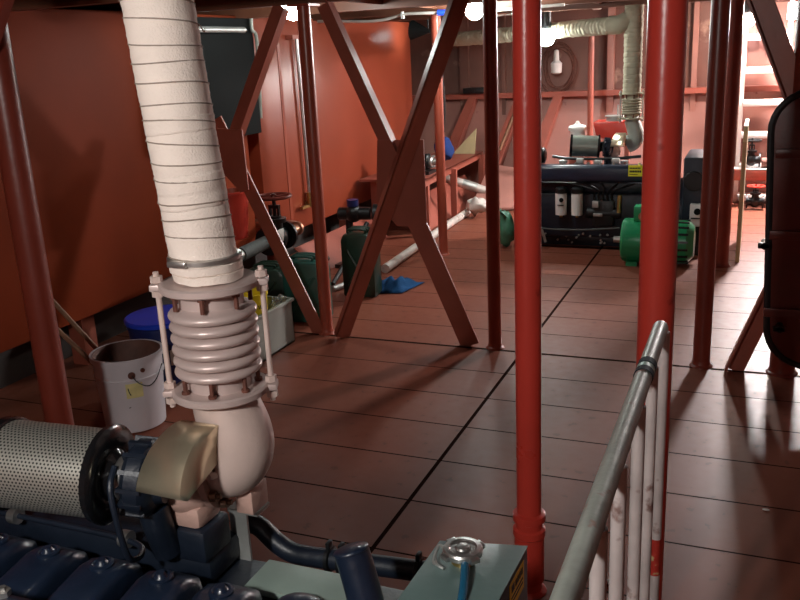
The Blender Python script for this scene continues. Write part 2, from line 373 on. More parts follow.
# ------------------------------------------------------------------ cross braces (angle bars welded to a gusset)
def angle_bar(mb, p, q, w=.095, t=.01, d=.06, flip=1, y=4.33):
    p, q = Vector((p[0], y, p[1])), Vector((q[0], y, q[1])); ax = (q-p).normalized(); s = Vector((0, 1, 0)).cross(ax)*flip
    o = s*(-w/2)
    mb.prism([p+o, p+o+s*w, q+o+s*w, q+o], (0, t, 0))
    if d > 0: mb.prism([p+o+s*(w-t), p+o+s*w, q+o+s*w, q+o+s*(w-t)], (0, -d, 0))
def heel_bar(mb, p, q, y, wa=.085, wb=.05, t=.009, th=.75):
    p, q = Vector((p[0], y, p[1])), Vector((q[0], y, q[1])); ax = (q-p).normalized(); s = Vector((0, 1, 0)).cross(ax)
    if s.x < 0: s = -s
    Yv = Vector((0, 1, 0)); A = s*math.cos(th)+Yv*math.sin(th); B = -s*math.sin(th)+Yv*math.cos(th); o = s*-.03+Yv*-.012
    mb.prism([p+o, p+o+A*wa, q+o+A*wa, q+o], B*t)
    mb.prism([p+o, p+o+B*wb, q+o+B*wb, q+o], A*t)
def brace(name_label, gus, arms, loc, gy=4.318):
    t = thing('cross_brace', name_label, 'brace', loc, 'angle iron cross braces')
    b = MB(); b.prism([(g[0], gy, g[1]) for g in gus], (0, .01, 0)); b.build('gusset_plate', 'brace', t)
    for a in arms:
        b = MB()
        if a[2] == 0: heel_bar(b, a[0], a[1], a[4]); b.build('arm', 'brace', t); continue
        angle_bar(b, a[0], a[1], a[3], flip=a[2], y=a[4] if len(a) > 4 else 4.31, d=a[5] if len(a) > 5 else .06); b.build('arm', 'brace', t)
brace('large red X shaped brace with a square gusset plate in the middle of the room',
      [(-1.915, 1.15), (-1.645, 1.15), (-1.645, .70), (-1.67, .675), (-1.82, .675), (-1.94, .80)],
      [((-2.19, .0), (-1.385, 1.875), 0, .1, 4.262), ((-1.80, 1.0), (-2.19, 1.875), 1, .095, 4.335), ((-1.735, .76), (-1.415, .0), 1, .11, 4.33, 0)], (-1.78, 4.33, 0))
brace('dark red K brace against the slate panel, left of the round column',
      [(-2.99, 1.24), (-2.72, 1.22), (-2.715, .88), (-2.77, .86), (-2.99, 1.10)],
      [((-2.88, 1.06), (-2.44, 1.875), 1, .1, 4.31), ((-2.94, 1.28), (-2.36, .0), 1, .085, 4.31, 0)], (-2.6, 4.33, 0), 4.238)
brace('dark red brace partly hidden by the oval watertight door',
      [(.22, 1.16), (.44, 1.16), (.44, .74), (.22, .74)],
      [((.30, .98), (-.07, 1.875), -1, .105), ((.30, .92), (-.03, 0), 1, .09), ((.36, .98), (.75, 1.875), 1, .1), ((.36, .92), (.75, 0), -1, .1)], (.33, 4.33, 0))

b = MB(); angle_bar(b, (-2.37, 1.62), (-2.19, 1.875), .07, flip=1, y=2.17, d=.03); tag(b.build('knee_bracket', 'column_shaded'), 'dark red knee bracket at the head of the left column', 'bracket')
# ------------------------------------------------------------------ fuel tanks on the port side
TX = -3.34
def tank(y0, y1, label, m):
    t = thing('fuel_tank', label, 'tank', (TX-.4, (y0+y1)/2, 0), 'steel tanks along the left side')
    b = MB(); b.box((TX-.85, y0, .285), (TX, y1, 1.9), .008); b.build('shell', m, t)
    k = 2 if y1-y0 < 3.2 else 3
    for yy in [y0+.25+(y1-y0-.5)*i/k for i in range(k+1)]:
        for xx in (TX-.1, TX-.75):
            b = MB(); b.box((xx-.05, yy-.05, 0), (xx+.05, yy+.05, .29)); b.build('leg', 'brace', t)
    return t
T1 = tank(.3, 5.27, 'big orange red steel tank at the left edge', 'tank_shaded')
T2 = tank(5.42, 8.5, 'orange red steel tank in the middle with a sight pipe and a lamp glare', 'tank')
b = MB(); b.tube([(TX+.035, 6.03, 1.76), (TX+.035, 6.05, .52)], .014, 12, smooth=False); SG = b.build('sight_pipe', 'steel', T2)
b = MB(); b.cyl((TX+.035, 6.05, .44), (TX+.035, 6.05, .56), .026); b.cyl((TX+.0, 6.05, .47), (TX+.1, 6.05, .47), .016); b.box((TX+.02, 5.9, .445), (TX+.05, 6.05, .465)); b.build('drain_tap', 'brass', SG)
b = MB(); b.box((TX, 5.93, 1.74), (TX+.06, 6.1, 1.77)); b.build('bracket', 'brace', SG)
b = MB()
for yy in (5.8, 6.25): b.box((TX, yy-.02, .3), (TX+.004, yy+.02, 1.88))
b.build('welded_strip', 'tank', T2)

# dark slate panel between the tanks
t = thing('wall_panel', 'dark slate panel high up between the two orange red tanks', 'panel', (TX+.05, 5.0, 1.1))
b = MB(); b.box((TX+.003, 4.2, 1.1), (TX+.06, 5.37, 1.878), .006); b.build('panel', 'slate', t)
b = MB(); b.cyl((TX+.095, 4.5, 1.80), (TX+.095, 5.2, 1.80), .02); b.build('grab_bar', 'galv', t)
b = MB()
for yy in (4.55, 5.15): b.box((TX+.055, yy-.01, 1.79), (TX+.095, yy+.01, 1.81))
b.build('bar_clip', 'iron', t)
b = MB(); b.tube([(TX+.08, 5.33, 1.876), (TX+.08, 5.33, 1.8), (TX+.08, 5.38, 1.72), (TX+.05, 5.39, 1.2)], .012, 10); tag(b.build('cable_conduit', 'rail'), 'pale conduit running down the right edge of the slate panel', 'conduit')

# ------------------------------------------------------------------ lamps
def lamp(x, y, z, r, label, cool='bulb'):
    t = thing('ceiling_lamp', label, 'lamp', (x, y, z), 'lit ceiling lamps')
    b = MB(); b.sphere((x, y, z), r, 24, (1, 1, 1)); b.build('bulb', cool, t)
    b = MB(); b.lathe([(0, r*.55), (r*.5, r*.6), (r*.7, r*.5), (max(r, ZC-z-.0), r*.42)], (x, y, z+r*.8), (0, 0, 1), 20)
    b.build('holder', 'white', t) if False else None
    h = MB(); top = ZC-.0; zz = z+r*.86
    h.lathe([(0, r*.5), (.02, r*.62), (.03, r*.62), (top-zz, r*.55)], (x, y, zz), (0, 0, 1), 20); h.build('holder', 'iron', t)
    return t
lamp(-2.58, 4.7, 1.893, .078, 'lit bulb at the top edge above the left round column', 'bulb_dim')
lamp(-1.905, 6.12, 1.866, .066, 'lit bulb behind the top of the X brace')
lamp(-1.73, 7.6, 1.672, .075, 'lit bulb hanging by the far lagged pipe')
lamp(-.8, -.35, 1.80, .07, 'lit bulb behind the viewer over the near engine', 'bulb_near')
lamp(-.13, 8.55, 1.74, .06, 'warm lit bulb at the top left of the white ladder', 'bulb_warm')

# floodlight by the open hatch
t = thing('flood_light', 'glaring floodlight at the top of the white ladder', 'lamp', (.42, 8.9, 1.7))
d = Vector((-.06, -.5, -.86)).normalized(); u = Vector((1, 0, 0)); w = d.cross(u).normalized()
MT = Matrix((( u.x, w.x, d.x, .36), (u.y, w.y, d.y, 8.95), (u.z, w.z, d.z, 1.78), (0, 0, 0, 1)))
b = MB(); b.box((-.17, -.1, -.06), (.17, .1, 0), .006, MT); b.build('housing', 'ladder', t)
b = MB(); b.box((-.155, -.085, .001), (.155, .085, .006), 0, MT); b.build('lens', 'flood', t)
b = MB(); b.box((.36-.02, 8.98, 1.8), (.36+.02, 9.02, ZC+.1)); b.box((.34, 9.0, ZC+.06), (.38, HY1, ZC+.1)); b.build('bracket', 'ladder', t)

# ------------------------------------------------------------------ engines (two of a kind)
PERF = perforated_mat(.11)
def engine(dx, dy, dz, near, label):
    Y = lambda y: y+dy
    t = thing('diesel_engine', label, 'engine', (-1.1+dx, Y(1.05), 0), 'navy diesel engines')
    P = lambda x, y, z: (x+dx, Y(y), z+dz)
    # crankcase, sump and bearers
    b = MB(); b.box(P(-1.66, .88, .14), P(-.52, 1.36, .50), .02); b.build('crankcase', 'navy_dark', t)
    b = MB(); b.box(P(-1.6, .95, .05), P(-.6, 1.3, .15), .02); b.build('sump', 'navy_dark', t)
    for yy in (.86, 1.32):
        b = MB(); b.box(P(-1.72, yy, -dz), P(-.46, yy+.06, .055)); b.build('bearer', 'iron', t)
    b = MB(); b.box(P(-1.64, .92, .5), P(-.56, 1.34, .585), .012); b.build('cylinder_head', 'navy_dark', t)
    # charge air manifold along the near side
    b = MB(); b.box(P(-1.62, .80, .60), P(-.56, .93, .735), .03, seg=3); 
    b.prism([P(-1.62, .82, .62), P(-1.70, .84, .66), P(-1.70, .84, .72), P(-1.62, .82, .73)], (0, .08, 0))
    b.build('air_manifold', 'navy', t)
    # rocker covers, each a rounded lobe running fore and aft with a bolt on top
    for k, xx in enumerate((-1.542, -1.405, -1.268, -1.131, -.99, -.855)):
        b = MB()
        prof = [(.955, .60), (.96, .625), (.985, .648), (1.03, .655), (1.10, .668), (1.135, .664), (1.175, .64), (1.185, .585), (.95, .585)]
        tb = bmesh.new(); vs = [tb.verts.new(P(xx-.052, a, c)) for a, c in prof]; f = tb.faces.new(vs)
        e = bmesh.ops.extrude_face_region(tb, geom=[f]); bmesh.ops.translate(tb, verts=[g for g in e['geom'] if isinstance(g, bmesh.types.BMVert)], vec=(.104, 0, 0))
        bmesh.ops.recalc_face_normals(tb, faces=tb.faces)
        ed = [q for q in tb.edges if not (abs(q.verts[0].co.x-q.verts[1].co.x) > .05)]
        bmesh.ops.bevel(tb, geom=ed, offset=.018, segments=3, affect='EDGES', profile=.5)
        b._add(tb)
        rc = b.build('rocker_cover', 'navy', t, 50)
        b = MB(); b.lathe([(0, .024), (.005, .024), (.007, .018), (.005, .014), (.009, .01), (.014, .008)], P(xx, 1.115, .666), (0, 0, 1), 20); b.build('cover_boss', 'navy', rc)
        b = MB(); b.bolt(P(xx-.0, .99, .648), (0, -.3, 1), .011, .012); b.build('bolt', 'steel', rc)
        b = MB(); b.bolt(P(xx+.069, 1.0, .585), (0, 0, 1), .012, .02); b.build('bolt', 'steel', rc)
    # leak-off pipe behind the covers
    b = MB(); b.tube([P(-1.62, 1.20, .672), P(-1.3, 1.20, .674), P(-1.12, 1.195, .672), P(-1.07, 1.16, .675), P(-1.055, 1.11, .70), P(-1.056, 1.095, .78), P(-1.065, 1.10, .85), P(-1.075, 1.13, .88)], .0062, 10)
    b.build('fuel_pipe', 'navy_dark', t)
    for xx in (-1.45, -1.15): b = MB(); b.lathe([(0, .018), (.02, .018)], P(xx, 1.20, .673), (1, 0, 0), 12); b.build('pipe_clip', 'steel', t)
    # exhaust manifold ledge on the far side
    b = MB(); b.box(P(-1.58, 1.22, .585), P(-.955, 1.34, .65), .015); b.build('exhaust_manifold', 'navy_dark', t)
    # air filter: perforated sleeve round the X axis, black dished end, mouth ring
    R = .086
    fa, fb = Vector(P(-1.328, 1.118, .856)), Vector(P(-1.125, 1.155, .845)); ax = (fb-fa).normalized(); FL = (fb-fa).length
    af = MB(); af.lathe([(0, R), (FL, R)], fa, ax, 64)
    fo = af.build('air_filter', PERF if near else 'olive_steel', t)
    uv = fo.data.uv_layers.new(name='UVMap'); me = fo.data; f0 = fa-t.location; u0 = ax.orthogonal().normalized(); w0 = ax.cross(u0)
    for poly in me.polygons:
        cs = [me.vertices[me.loops[l].vertex_index].co-f0 for l in poly.loop_indices]
        an = [math.atan2(q.dot(w0), q.dot(u0)) for q in cs]
        if max(an)-min(an) > PI: an = [a_ if a_ > 0 else a_+2*PI for a_ in an]
        for l, q, a_ in zip(poly.loop_indices, cs, an): uv.data[l].uv = (q.dot(ax)+5, (a_+PI)*R)
    b = MB(); b.lathe([(-.016, R-.02), (-.014, R+.006), (.004, R+.006), (.006, R)], fa, ax, 48); b.build('end_cap', 'black', fo)
    b = MB(); b.lathe([(0, R), (.002, R+.009), (.014, R+.011), (.02, R+.004), (.023, R-.015), (.02, R-.035), (.03, R-.045), (.04, R-.048)], fb, ax, 48); b.build('end_ring', 'black', fo)
    b = MB(); b.lathe([(0, .04), (.006, .046), (.018, .046), (.022, .04)], fb+ax*.036, ax, 28); b.build('hose_clamp', 'steel', t)
    # compressor side of the turbo: navy ribbed housing
    ca = Vector(P(-1.092, 1.168, .842)); cx_ = Vector((1, .3, -.12)).normalized()
    b = MB(); b.lathe([(0, .035), (.01, .042), (.016, .06), (.028, .074), (.055, .076), (.066, .068), (.074, .05), (.09, .045)], ca, cx_, 40); hc = b.build('compressor_housing', 'navy_dark', t)
    u1 = cx_.orthogonal().normalized(); w1 = cx_.cross(u1)
    b = MB()
    for k in range(14):
        a = 2*PI*k/14; rd = u1*math.cos(a)+w1*math.sin(a); q = ca+cx_*.016+rd*.060; tg = rd.cross(cx_)*.004
        b.prism([q-tg, q+tg, q+tg+rd*.018, q-tg+rd*.018], cx_*.045)
    b.build('housing_ribs', 'navy_dark', hc)
    b = MB(); b.tube([ca+cx_*.05+Vector((0, .0, -.06)), P(-1.045, 1.19, .73), P(-1.045, 1.21, .66)], .03, 16); b.build('charge_pipe', 'navy_dark', t)
    # turbine housing in pink heat primer under the brushed shield
    b = MB(); b.sphere(P(-1.015, 1.262, .79), .066, 28, (.95, .95, 1.)); b.cyl(P(-1.03, 1.265, .80), P(-.98, 1.287, .812), .06, 28)
    b.box(P(-1.05, 1.215, .71), P(-.965, 1.30, .76), .015); b.build('turbine_housing', 'cast', t)
    b = MB(); b.box(P(-1.06, 1.21, .64), P(-.955, 1.305, .712), .01); b.build('turbo_pedestal', 'navy_dark', t)
    # heat shield: a sheet bent over the turbine with a folded right-hand cheek
    ns = 14; vs = []; fs = []
    cyy, czz = 1.225, .838
    for i in range(ns+1):
        a = PI*.47*(i/ns)**1.1; k = i/ns
        yy, zz = cyy-.118*math.sin(a), czz+.108*math.cos(a)
        vs += [P(-.985-.028*k, yy, zz+.002*k), P(-.915-.0*k, yy, zz), P(-.907-.0*k, yy+.010, zz-.006)]
    for i in range(ns): fs += [(3*i, 3*i+1, 3*i+4, 3*i+3), (3*i+1, 3*i+2, 3*i+5, 3*i+4)]
    nb = len(vs); vs.append(P(-.918, 1.255, .865)); 
    for i in range(ns): fs.append((3*i+2, nb, 3*i+5))
    b = MB(); b.faces(vs, fs)
    hs = b.build('heat_shield', 'brassy', t, 50); sm = hs.modifiers.new('thickness', 'SOLIDIFY'); sm.thickness = .002
    # bracket under the elbow
    b = MB(); b.prism([P(-.972, 1.325, .70), P(-.93, 1.325, .70), P(-.93, 1.325, .50), P(-.972, 1.325, .50)], (0, .006, 0)); b.box(P(-.972, 1.32, .698), P(-.90, 1.37, .706)); b.build('support_bracket', 'galv', t)
    # coolant pipework at the right-hand end
    b = MB(); b.tube([P(-1.03, 1.44, .60), P(-.98, 1.44, .594), P(-.94, 1.44, .562), P(-.90, 1.44, .542), P(-.85, 1.44, .541), P(-.78, 1.44, .546), P(-.67, 1.44, .553), P(-.572, 1.44, .56)], .0225, 18)
    cp = b.build('coolant_pipe', 'navy_dark', t)
    for xx in (-.81, -.78, -.60):
        zc = .545 if xx < -.7 else .558
        b = MB(); b.lathe([(0, .0245), (.002, .029), (.010, .029), (.012, .0245)], P(xx, 1.44, zc), (1, 0, .05), 24); b.box(P(xx+.001, 1.43, zc+.025), P(xx+.010, 1.45, zc+.043), .002); b.build('hose_clip', 'iron', cp)
    b = MB(); b.tube([P(-.575, 1.19, .52), P(-.60, 1.20, .63), P(-.625, 1.215, .70), P(-.634, 1.22, .722), P(-.638, 1.222, .734), P(-.640, 1.223, .740)], .03, 22, 8, rf=lambda f: .033 if f < .75 else .033*math.sqrt(max(0, 1-((f-.75)/.25)**2))+.001); b.build('water_outlet', 'navy', t)
    b = MB(); b.box(P(-.885, 1.225, .585), P(-.66, 1.325, .60), .003); b.build('mounting_plate', 'plate', t)
    b = MB(); b.sphere(P(-.74, 1.19, .60), .045, 20, (1.2, 1, .6)); b.box(P(-.86, 1.08, .585), P(-.69, 1.16, .625), .015); b.build('thermostat_housing', 'navy', t)
    # near side: fuel filters, pump, pipes, dipstick
    for i, xx in enumerate((-1.355, -1.225)):
        f = MB(); f.lathe([(0, .03), (.004, .045), (.17, .047), (.18, .047)], P(xx, .835, .33), (0, 0, 1), 28); fo2 = f.build('fuel_filter', 'white', t)
        f = MB(); f.lathe([(0, .05), (.035, .05), (.05, .03)], P(xx, .835, .511), (0, 0, 1), 24); f.build('filter_head', 'iron', fo2)
        f = MB(); f.lathe([(0, .014), (-.018, .012)], P(xx, .835, .33), (0, 0, 1), 16); f.build('drain_plug', 'brass', fo2)
        if i == 0:
            f = MB(); f.lathe([(0, .018), (.003, .018)], P(xx+.012, .786, .46), (0, -1, 0), 20); f.box(P(xx-.02, .785, .415), P(xx+.03, .79, .421)); f.build('printed_mark', 'slate', fo2)
    b = MB(); b.box(P(-1.10, .82, .24), P(-.93, .89, .46), .02); b.cyl(P(-1.15, .86, .35), P(-.88, .86, .35), .045, bev=.006)
    for k in range(5): b.cyl(P(-1.09+.034*k, .84, .46), P(-1.09+.034*k, .83, .50), .01, 10)
    b.build('injection_pump', 'iron', t)
    b = MB()
    for k in range(5): b.tube([P(-1.09+.034*k, .83, .50), P(-1.10+.045*k, .80, .55), P(-1.3+.13*k, .86, .59)], .006, 8)
    b.build('injector_line', 'iron', t)
    b = MB(); b.box(P(-1.10, .80, .40), P(-1.05, .825, .455), .004); b.build('governor_box', 'galv', t)
    b = MB(); b.box(P(-1.09, .80, .33), P(-1.02, .825, .355), .004); b.build('nameplate', 'galv', t)
    b = MB(); b.tube([P(-1.615, .84, .45), P(-1.60, .83, .40), P(-1.52, .83, .22), P(-1.48, .83, .10)], .011, 10); b.build('dipstick_tube', 'galv', t)
    b = MB(); b.cyl(P(-.895, .83, .36), P(-.89, .83, .50), .018, 14); b.build('fuel_strainer', 'brass', t)
    b = MB(); b.tube([P(-1.64, .81, .27), P(-1.5, .79, .225), P(-1.2, .79, .22), P(-.88, .79, .245)], .008, 8); b.build('drain_hose', 'insul', t)
    b = MB()
    rr = random.Random(3)
    for k in range(22): 
        x_, z_ = -1.5+.72*rr.random(), .08+.1*rr.random(); b = MB(); b.bolt(P(x_, .94 if z_ < .14 else .875, z_), (0, -1, 0), .009, .012); b.build('sump_bolt', 'galv', t)
    # alternator and covers at the left end, flywheel at the right end
    if not near:
        b = MB(); b.box(P(-.42, .82, .06), P(-.22, 1.36, .80), .02); rd = b.build('radiator', 'navy_dark', t)
        b = MB(); b.cyl(P(-.34, .80, .62), P(-.34, .83, .62), .075, 28, bev=.006); b.build('fan_pulley', 'iron', rd)
        b = MB(); b.cyl(P(-1.66, .90, .80), P(-1.50, .90, .80), .055, 24, bev=.012); b.box(P(-1.66, .86, .835), P(-1.52, .94, .865), .006); b.build('starter_motor', 'slate', t)
        b = MB(); b.tube([P(-1.45, .95, .79), P(-1.3, .93, .775), P(-1.0, .95, .77), P(-.75, .95, .79)], .012, 8); b.build('breather_pipe', 'iron', t)
        for k, xx in enumerate((-1.36, -1.22, -1.08, -.94)):
            b = MB(); b.box(P(xx-.03, .90, .735), P(xx+.03, .96, .765+.012*(k % 2)), .006); b.build('manifold_clamp', 'galv', t)
    b = MB(); b.box(P(-1.74, .86, .62), P(-1.62, 1.0, .76), .025); b.build('header_box', 'navy_dark', t)
    b = MB(); b.lathe([(0, .05), (.01, .065), (.09, .065), (.1, .045)], P(-1.60, .92, .80), (1, 0, 0), 24); b.build('starter_alternator', 'jacket' if False else 'navy', t)
    b = MB(); b.box(P(-1.75, .85, .755), P(-1.56, 1.0, .80), .012); b.build('filler_plate', 'galv', t)
    b = MB(); b.cyl(P(-.53, 1.11, .34), P(-.40, 1.11, .34), .26, 40, bev=.015); b.build('flywheel_housing', 'navy_dark', t)
    for k in range(9): b = MB(); b.bolt(P(-1.35+.1*k, .865+.02*(k % 3), .735), (0, 0, 1), .013, .01); b.build('manifold_bolt', 'steel', t)
    if not near:
        b = MB(); b.box(P(-.825, .794, .655), P(-.72, .799, .74)); lb = b.build('warning_label', 'label_lime', t)
        b = MB()
        for k, (zz, hh, ww) in enumerate(((.718, .01, .08), (.693, .016, .085), (.671, .006, .06))):
            n_ = 7
            for j in range(n_): b.box(P(-.815+ww*j/n_*1.05, .7925, zz-hh/2), P(-.815+ww*(j+.75)/n_*1.05, .794, zz+hh/2))
        b.build('label_print', 'ink', lb)
    return t
engine(0, 0, 0, True, 'near navy diesel engine with perforated steel air filter at the bottom left')
engine(-.075, 6.0, -.055, False, 'far navy diesel engine with two white fuel filters near the back wall')

# ------------------------------------------------------------------ lagged exhaust pipes
def bellows(x, y, z0, z1, t, m, mrod, sc=1.):
    R = .084*sc; r = .068*sc
    bl = MB(); L = z1-z0; nlob = 6
    prof = [(0, .061*sc), (L*.16, .061*sc)]
    a0, a1 = L*.17, L*.80
    for k in range(nlob):
        for s_ in range(9):
            ph = s_/8; h = a0+(a1-a0)*(k+ph)/nlob
            prof.append((h, r+(R-r)*abs(math.sin(PI*ph))**.55))
    prof += [(L*.82, .061*sc), (L, .061*sc)]
    bl.lathe(prof, (x, y, z0), (0, 0, 1), 48); B = bl.build('bellows', m, t)
    for zz in (z0-.006, z1-.008):
        b = MB(); b.lathe([(0, .06*sc), (0, .09*sc), (.003, .094*sc), (.013, .094*sc), (.016, .09*sc), (.016, .06*sc)], (x, y, zz), (0, 0, 1), 48)
        d = Vector((math.cos(.45), math.sin(.45), 0))
        for s_ in (-1, 1):
            q = Vector((x, y, zz+.008))+d*s_*.092*sc; b.box((-.018, -.018, -.006), (.018, .018, .006), .002, Matrix.Translation(q) @ Matrix.Rotation(.45, 4, 'Z'))
        b.build('flange', m, B)
    for s_ in (-1, 1):
        q = Vector((x, y, 0))+d*s_*.098*sc
        b = MB(); b.cyl((q.x, q.y, z0-.03), (q.x, q.y, z1+.028), .0055, 12); rd = b.build('tie_rod', mrod, B)
        for zz in (z0-.022, z0+.01, z1-.02, z1+.008): b = MB(); b.lathe([(0, .0115), (.012, .0115)], (q.x, q.y, zz), (0, 0, 1), 6); b.build('nut', mrod, B)
    for k in range(7):
        a = .6+2*PI*k/7
        for zz, s_ in ((z1-.008, -1), (z0+.008, 1)):
            p0 = (x+.073*sc*math.cos(a), y+.073*sc*math.sin(a), zz); b = MB(); b.lathe([(0, .008*sc), (.008, .008*sc), (.008, .0045*sc), (.032, .0045*sc)], p0, (0, 0, s_), 8); b.build('flange_bolt', 'rust', B)
    return B
def lag_profile(L, r, step, seed, amp=.035):
    rr = random.Random(seed); prof = []; h = 0
    while h < L-.004:
        d = step*(.75+.5*rr.random()); d = min(d, L-h)
        if L-h-d < step*.3: d = L-h
        for k in range(7):
            ph = k/6
            prof.append((h+d*ph*.999, r*(1+amp*(math.sin(PI*ph)**.4 if 0 < ph < 1 else 0)-amp*.5+.008*rr.uniform(-1, 1))))
        h += d
    return prof
def wobble(o, amp, sc, seed):
    for v in o.data.vertices:
        n_ = noise.noise_vector(Vector((v.co.x*sc+seed, v.co.y*sc, v.co.z*sc*1.4)))
        v.co += Vector((n_.x, n_.y, n_.z*1.6))*amp

EX, EY = -.938, 1.3
t = thing('exhaust_pipe', 'near exhaust pipe wrapped in cream cloth with pale bellows and elbow', 'pipe', (EX, EY, .8), 'lagged exhaust pipes')
b = MB(); x0 = Vector((EX-.005, EY, 1.235)); x1 = Vector((EX-.056, EY, ZC-.105)); L_ = (x1-x0).length
b.lathe(lag_profile(L_, .0622, .034, 11, .012), x0, x1-x0, 64)
lg = b.build('lagging', 'lag', t, 80); wobble(lg, .0013, 24, 2)
b = MB(); ax_ = (x1-x0).normalized(); ua = ax_.orthogonal().normalized(); wa_ = ax_.cross(ua); rr = random.Random(5); hp = []; ph_ = [rr.uniform(0, 6) for _ in range(4)]
for k in range(18*20+1):
    a = 2*PI*k/20; h = .012+(L_-.02)*k/360+.004*math.sin(a*.37+ph_[0])+.003*math.sin(a*1.0+ph_[1]+.05*k)
    hp.append(x0+ax_*h+(ua*math.cos(a)-wa_*math.sin(a))*(.0633+.0006*math.sin(a*.7+ph_[2])))
b.tube(hp, .0014, 5, smooth=False); b.build('binding_cord', 'cord', lg)
b = MB(); b.lathe([(0, .056), (.003, .064), (.018, .066), (.02, .06)], (EX, EY, 1.208), (0, 0, 1), 48); b.lathe([(0, .06), (.003, .067), (.017, .068), (.02, .062)], (EX-.003, EY, 1.226), (0, 0, 1), 48)
lgc = b.build('lagging_cuff', 'lag', t, 60); wobble(lgc, .002, 40, 5)
b = MB(); b.lathe([(0, .066), (.002, .0695), (.009, .0695), (.011, .066)], (EX-.004, EY, 1.246), (0, 0, 1), 48); b.box((EX-.035, EY-.076, 1.246), (EX+.005, EY-.063, 1.258), .003); b.build('band_clamp', 'steel', t)
b = MB()
for k in range(4):
    q = [x1+(x0-x1)*f for f in ((.05, .33, .62, .87)[k],)][0]; a = -.2+.9*k
    pts = [q+Vector((.066*math.cos(a), .066*math.sin(a), 0))+Vector((.004*j*random.uniform(.3, 1.5), .003*j*random.uniform(-1, 1), -.006*j*random.random())) for j in range(4)]
    b.tube(pts, .0012, 5)
fz = b.build('frayed_thread', 'lag', lg)
bellows(EX, EY, .985, 1.20, t, 'bellow', 'primer')
# elbow: bulges to the right then turns back to the turbine flange
b = MB(); b.tube([(EX+.003, EY, .985), (EX+.010, EY, .945), (EX+.026, EY, .895), (EX+.026, EY-.002, .855), (EX+.006, EY-.004, .825), (EX-.022, EY-.006, .818)], .064, 32, 10, rf=lambda f: .062+.007*math.sin(PI*min(1, f*1.1)))
el = b.build('elbow', 'primer', t, 60)
b = MB(); ax = Vector((-1, -.25, -.1)).normalized(); q = Vector((EX-.024, EY-.008, .818))
b.lathe([(0, .05), (0, .082), (.013, .082), (.013, .05)], q, ax, 40); b.build('elbow_flange', 'cast', el)
b = MB(); u_ = ax.orthogonal().normalized(); w_ = ax.cross(u_)
for k in range(8):
    a = 2*PI*k/8+.3; p = q+(u_*math.cos(a)+w_*math.sin(a))*.073; b = MB(); b.lathe([(-.012, .006), (0, .006), (.0, .011), (.013, .011), (.013, .006), (.022, .006)], p-ax*.002, -ax, 8); b.build('flange_nut', 'brown_iron', el)
b = MB(); b.lathe([(0, .008), (.012, .009), (.02, .006)], (EX+.012, EY-.066, .835), (-.2, -1, .2), 12); b.build('plug', 'primer', el)
b = MB(); b.box((EX+.01, EY-.01, .72), (EX+.05, EY+.05, .775), .003); b.build('pipe_foot', 'cast', el)

FY = 7.3
t = thing('exhaust_pipe', 'far exhaust pipe in dusty lagging bending along under the deckhead', 'pipe', (-.96, FY, .8), 'lagged exhaust pipes')
r_ = .072
b = MB(); pth = [(-3.35, FY, 1.76), (-1.13, FY, 1.745)]
q0, q1 = Vector((-3.1, 8.63, 1.702)), Vector((-1.13, FY, 1.735)); b.lathe(lag_profile((q1-q0).length, r_*.9, .04, 4, .09), q0, q1-q0, 32)
hg = b.build('lagging', 'lag_far', t, 80); wobble(hg, .004, 20, 9)
b = MB(); b.lathe(lag_profile(.68, r_, .04, 6, .05), (-.955, FY, 1.2), (0, 0, 1), 32); hg = b.build('lagging', 'lag_far', t, 80); wobble(hg, .003, 20, 3)
b = MB(); b.tube([(-1.14, FY+.006, 1.735), (-1.06, FY-.02, 1.74), (-1.0, FY, 1.77), (-.965, FY, 1.8), (-.955, FY, 1.83)], r_*1.02, 24, 6); hg = b.build('lagging', 'lag_far', t, 80)
bellows(-.955, FY, 1.0, 1.2, t, 'lag_far', 'galv', .95)
b = MB(); b.tube([(-.955, FY, 1.0), (-.93, FY, .93), (-.915, FY, .87), (-.93, FY, .815), (-.98, FY, .79)], .066, 24, 8, rf=lambda f: .06+.012*f); b.build('elbow', 'crate', t)

# ------------------------------------------------------------------ coolant header tank with cap
TZ = .62
t = thing('coolant_tank', 'grey green coolant tank with a round steel cap at the bottom edge', 'tank', (-.47, 1.37, .3))
A, B_, Cc = Vector((-.556, 1.465)), Vector((-.378, 1.502)), Vector((-.566, 1.20)); D_ = Cc+(B_-A)
b = MB(); b.prism([(p.x, p.y, .3) for p in (A, B_, D_, Cc)], (0, 0, TZ-.3), .006); b.build('body', 'tank_side', t)
b = MB(); ins = .004
b.prism([(p.x, p.y, TZ-.0005) for p in (A, B_, D_, Cc)], (0, 0, .004), .0015); b.build('lid', 'tank_lid', t)
cx, cy = -.486, 1.408
b = MB(); b.lathe([(0, .024), (.02, .024)], (cx, cy, TZ+.003), (0, 0, 1), 32); nk = b.build('filler_neck', 'brass', t)
b = MB(); b.lathe([(0, .036), (.004, .04), (.012, .04), (.016, .037), (.017, .028), (.0145, .025), (.0145, .016), (.018, .013), (.019, .004)], (cx, cy, TZ+.02), (0, 0, 1), 40)
for a in (.9, 2.47, 4.05, 5.6):
    b.box((.034, -.011, .001), (.047, .011, .0125), .003, Matrix.Translation((cx, cy, TZ+.02)) @ Matrix.Rotation(a, 4, 'Z'))
b.build('cap', 'steel', nk)
b = MB(); b.tube([(cx+.01, cy-.02, TZ+.018), (cx+.02, cy-.05, TZ+.02), (cx+.033, cy-.10, TZ+.012), (cx+.05, cy-.19, TZ-.005)], .0085, 14); b.build('overflow_hose', 'hose_blue', nk)
b = MB()
for s_ in (0, 1): b.tube([(cx-.03, cy-.01, TZ+.03-.008*s_), (cx-.05, cy-.0, TZ+.03), (cx-.052, cy-.02-.01*s_, TZ+.012), (cx-.04, cy-.04, TZ+.012), (cx-.025, cy-.045, TZ+.01)], .0028, 8)
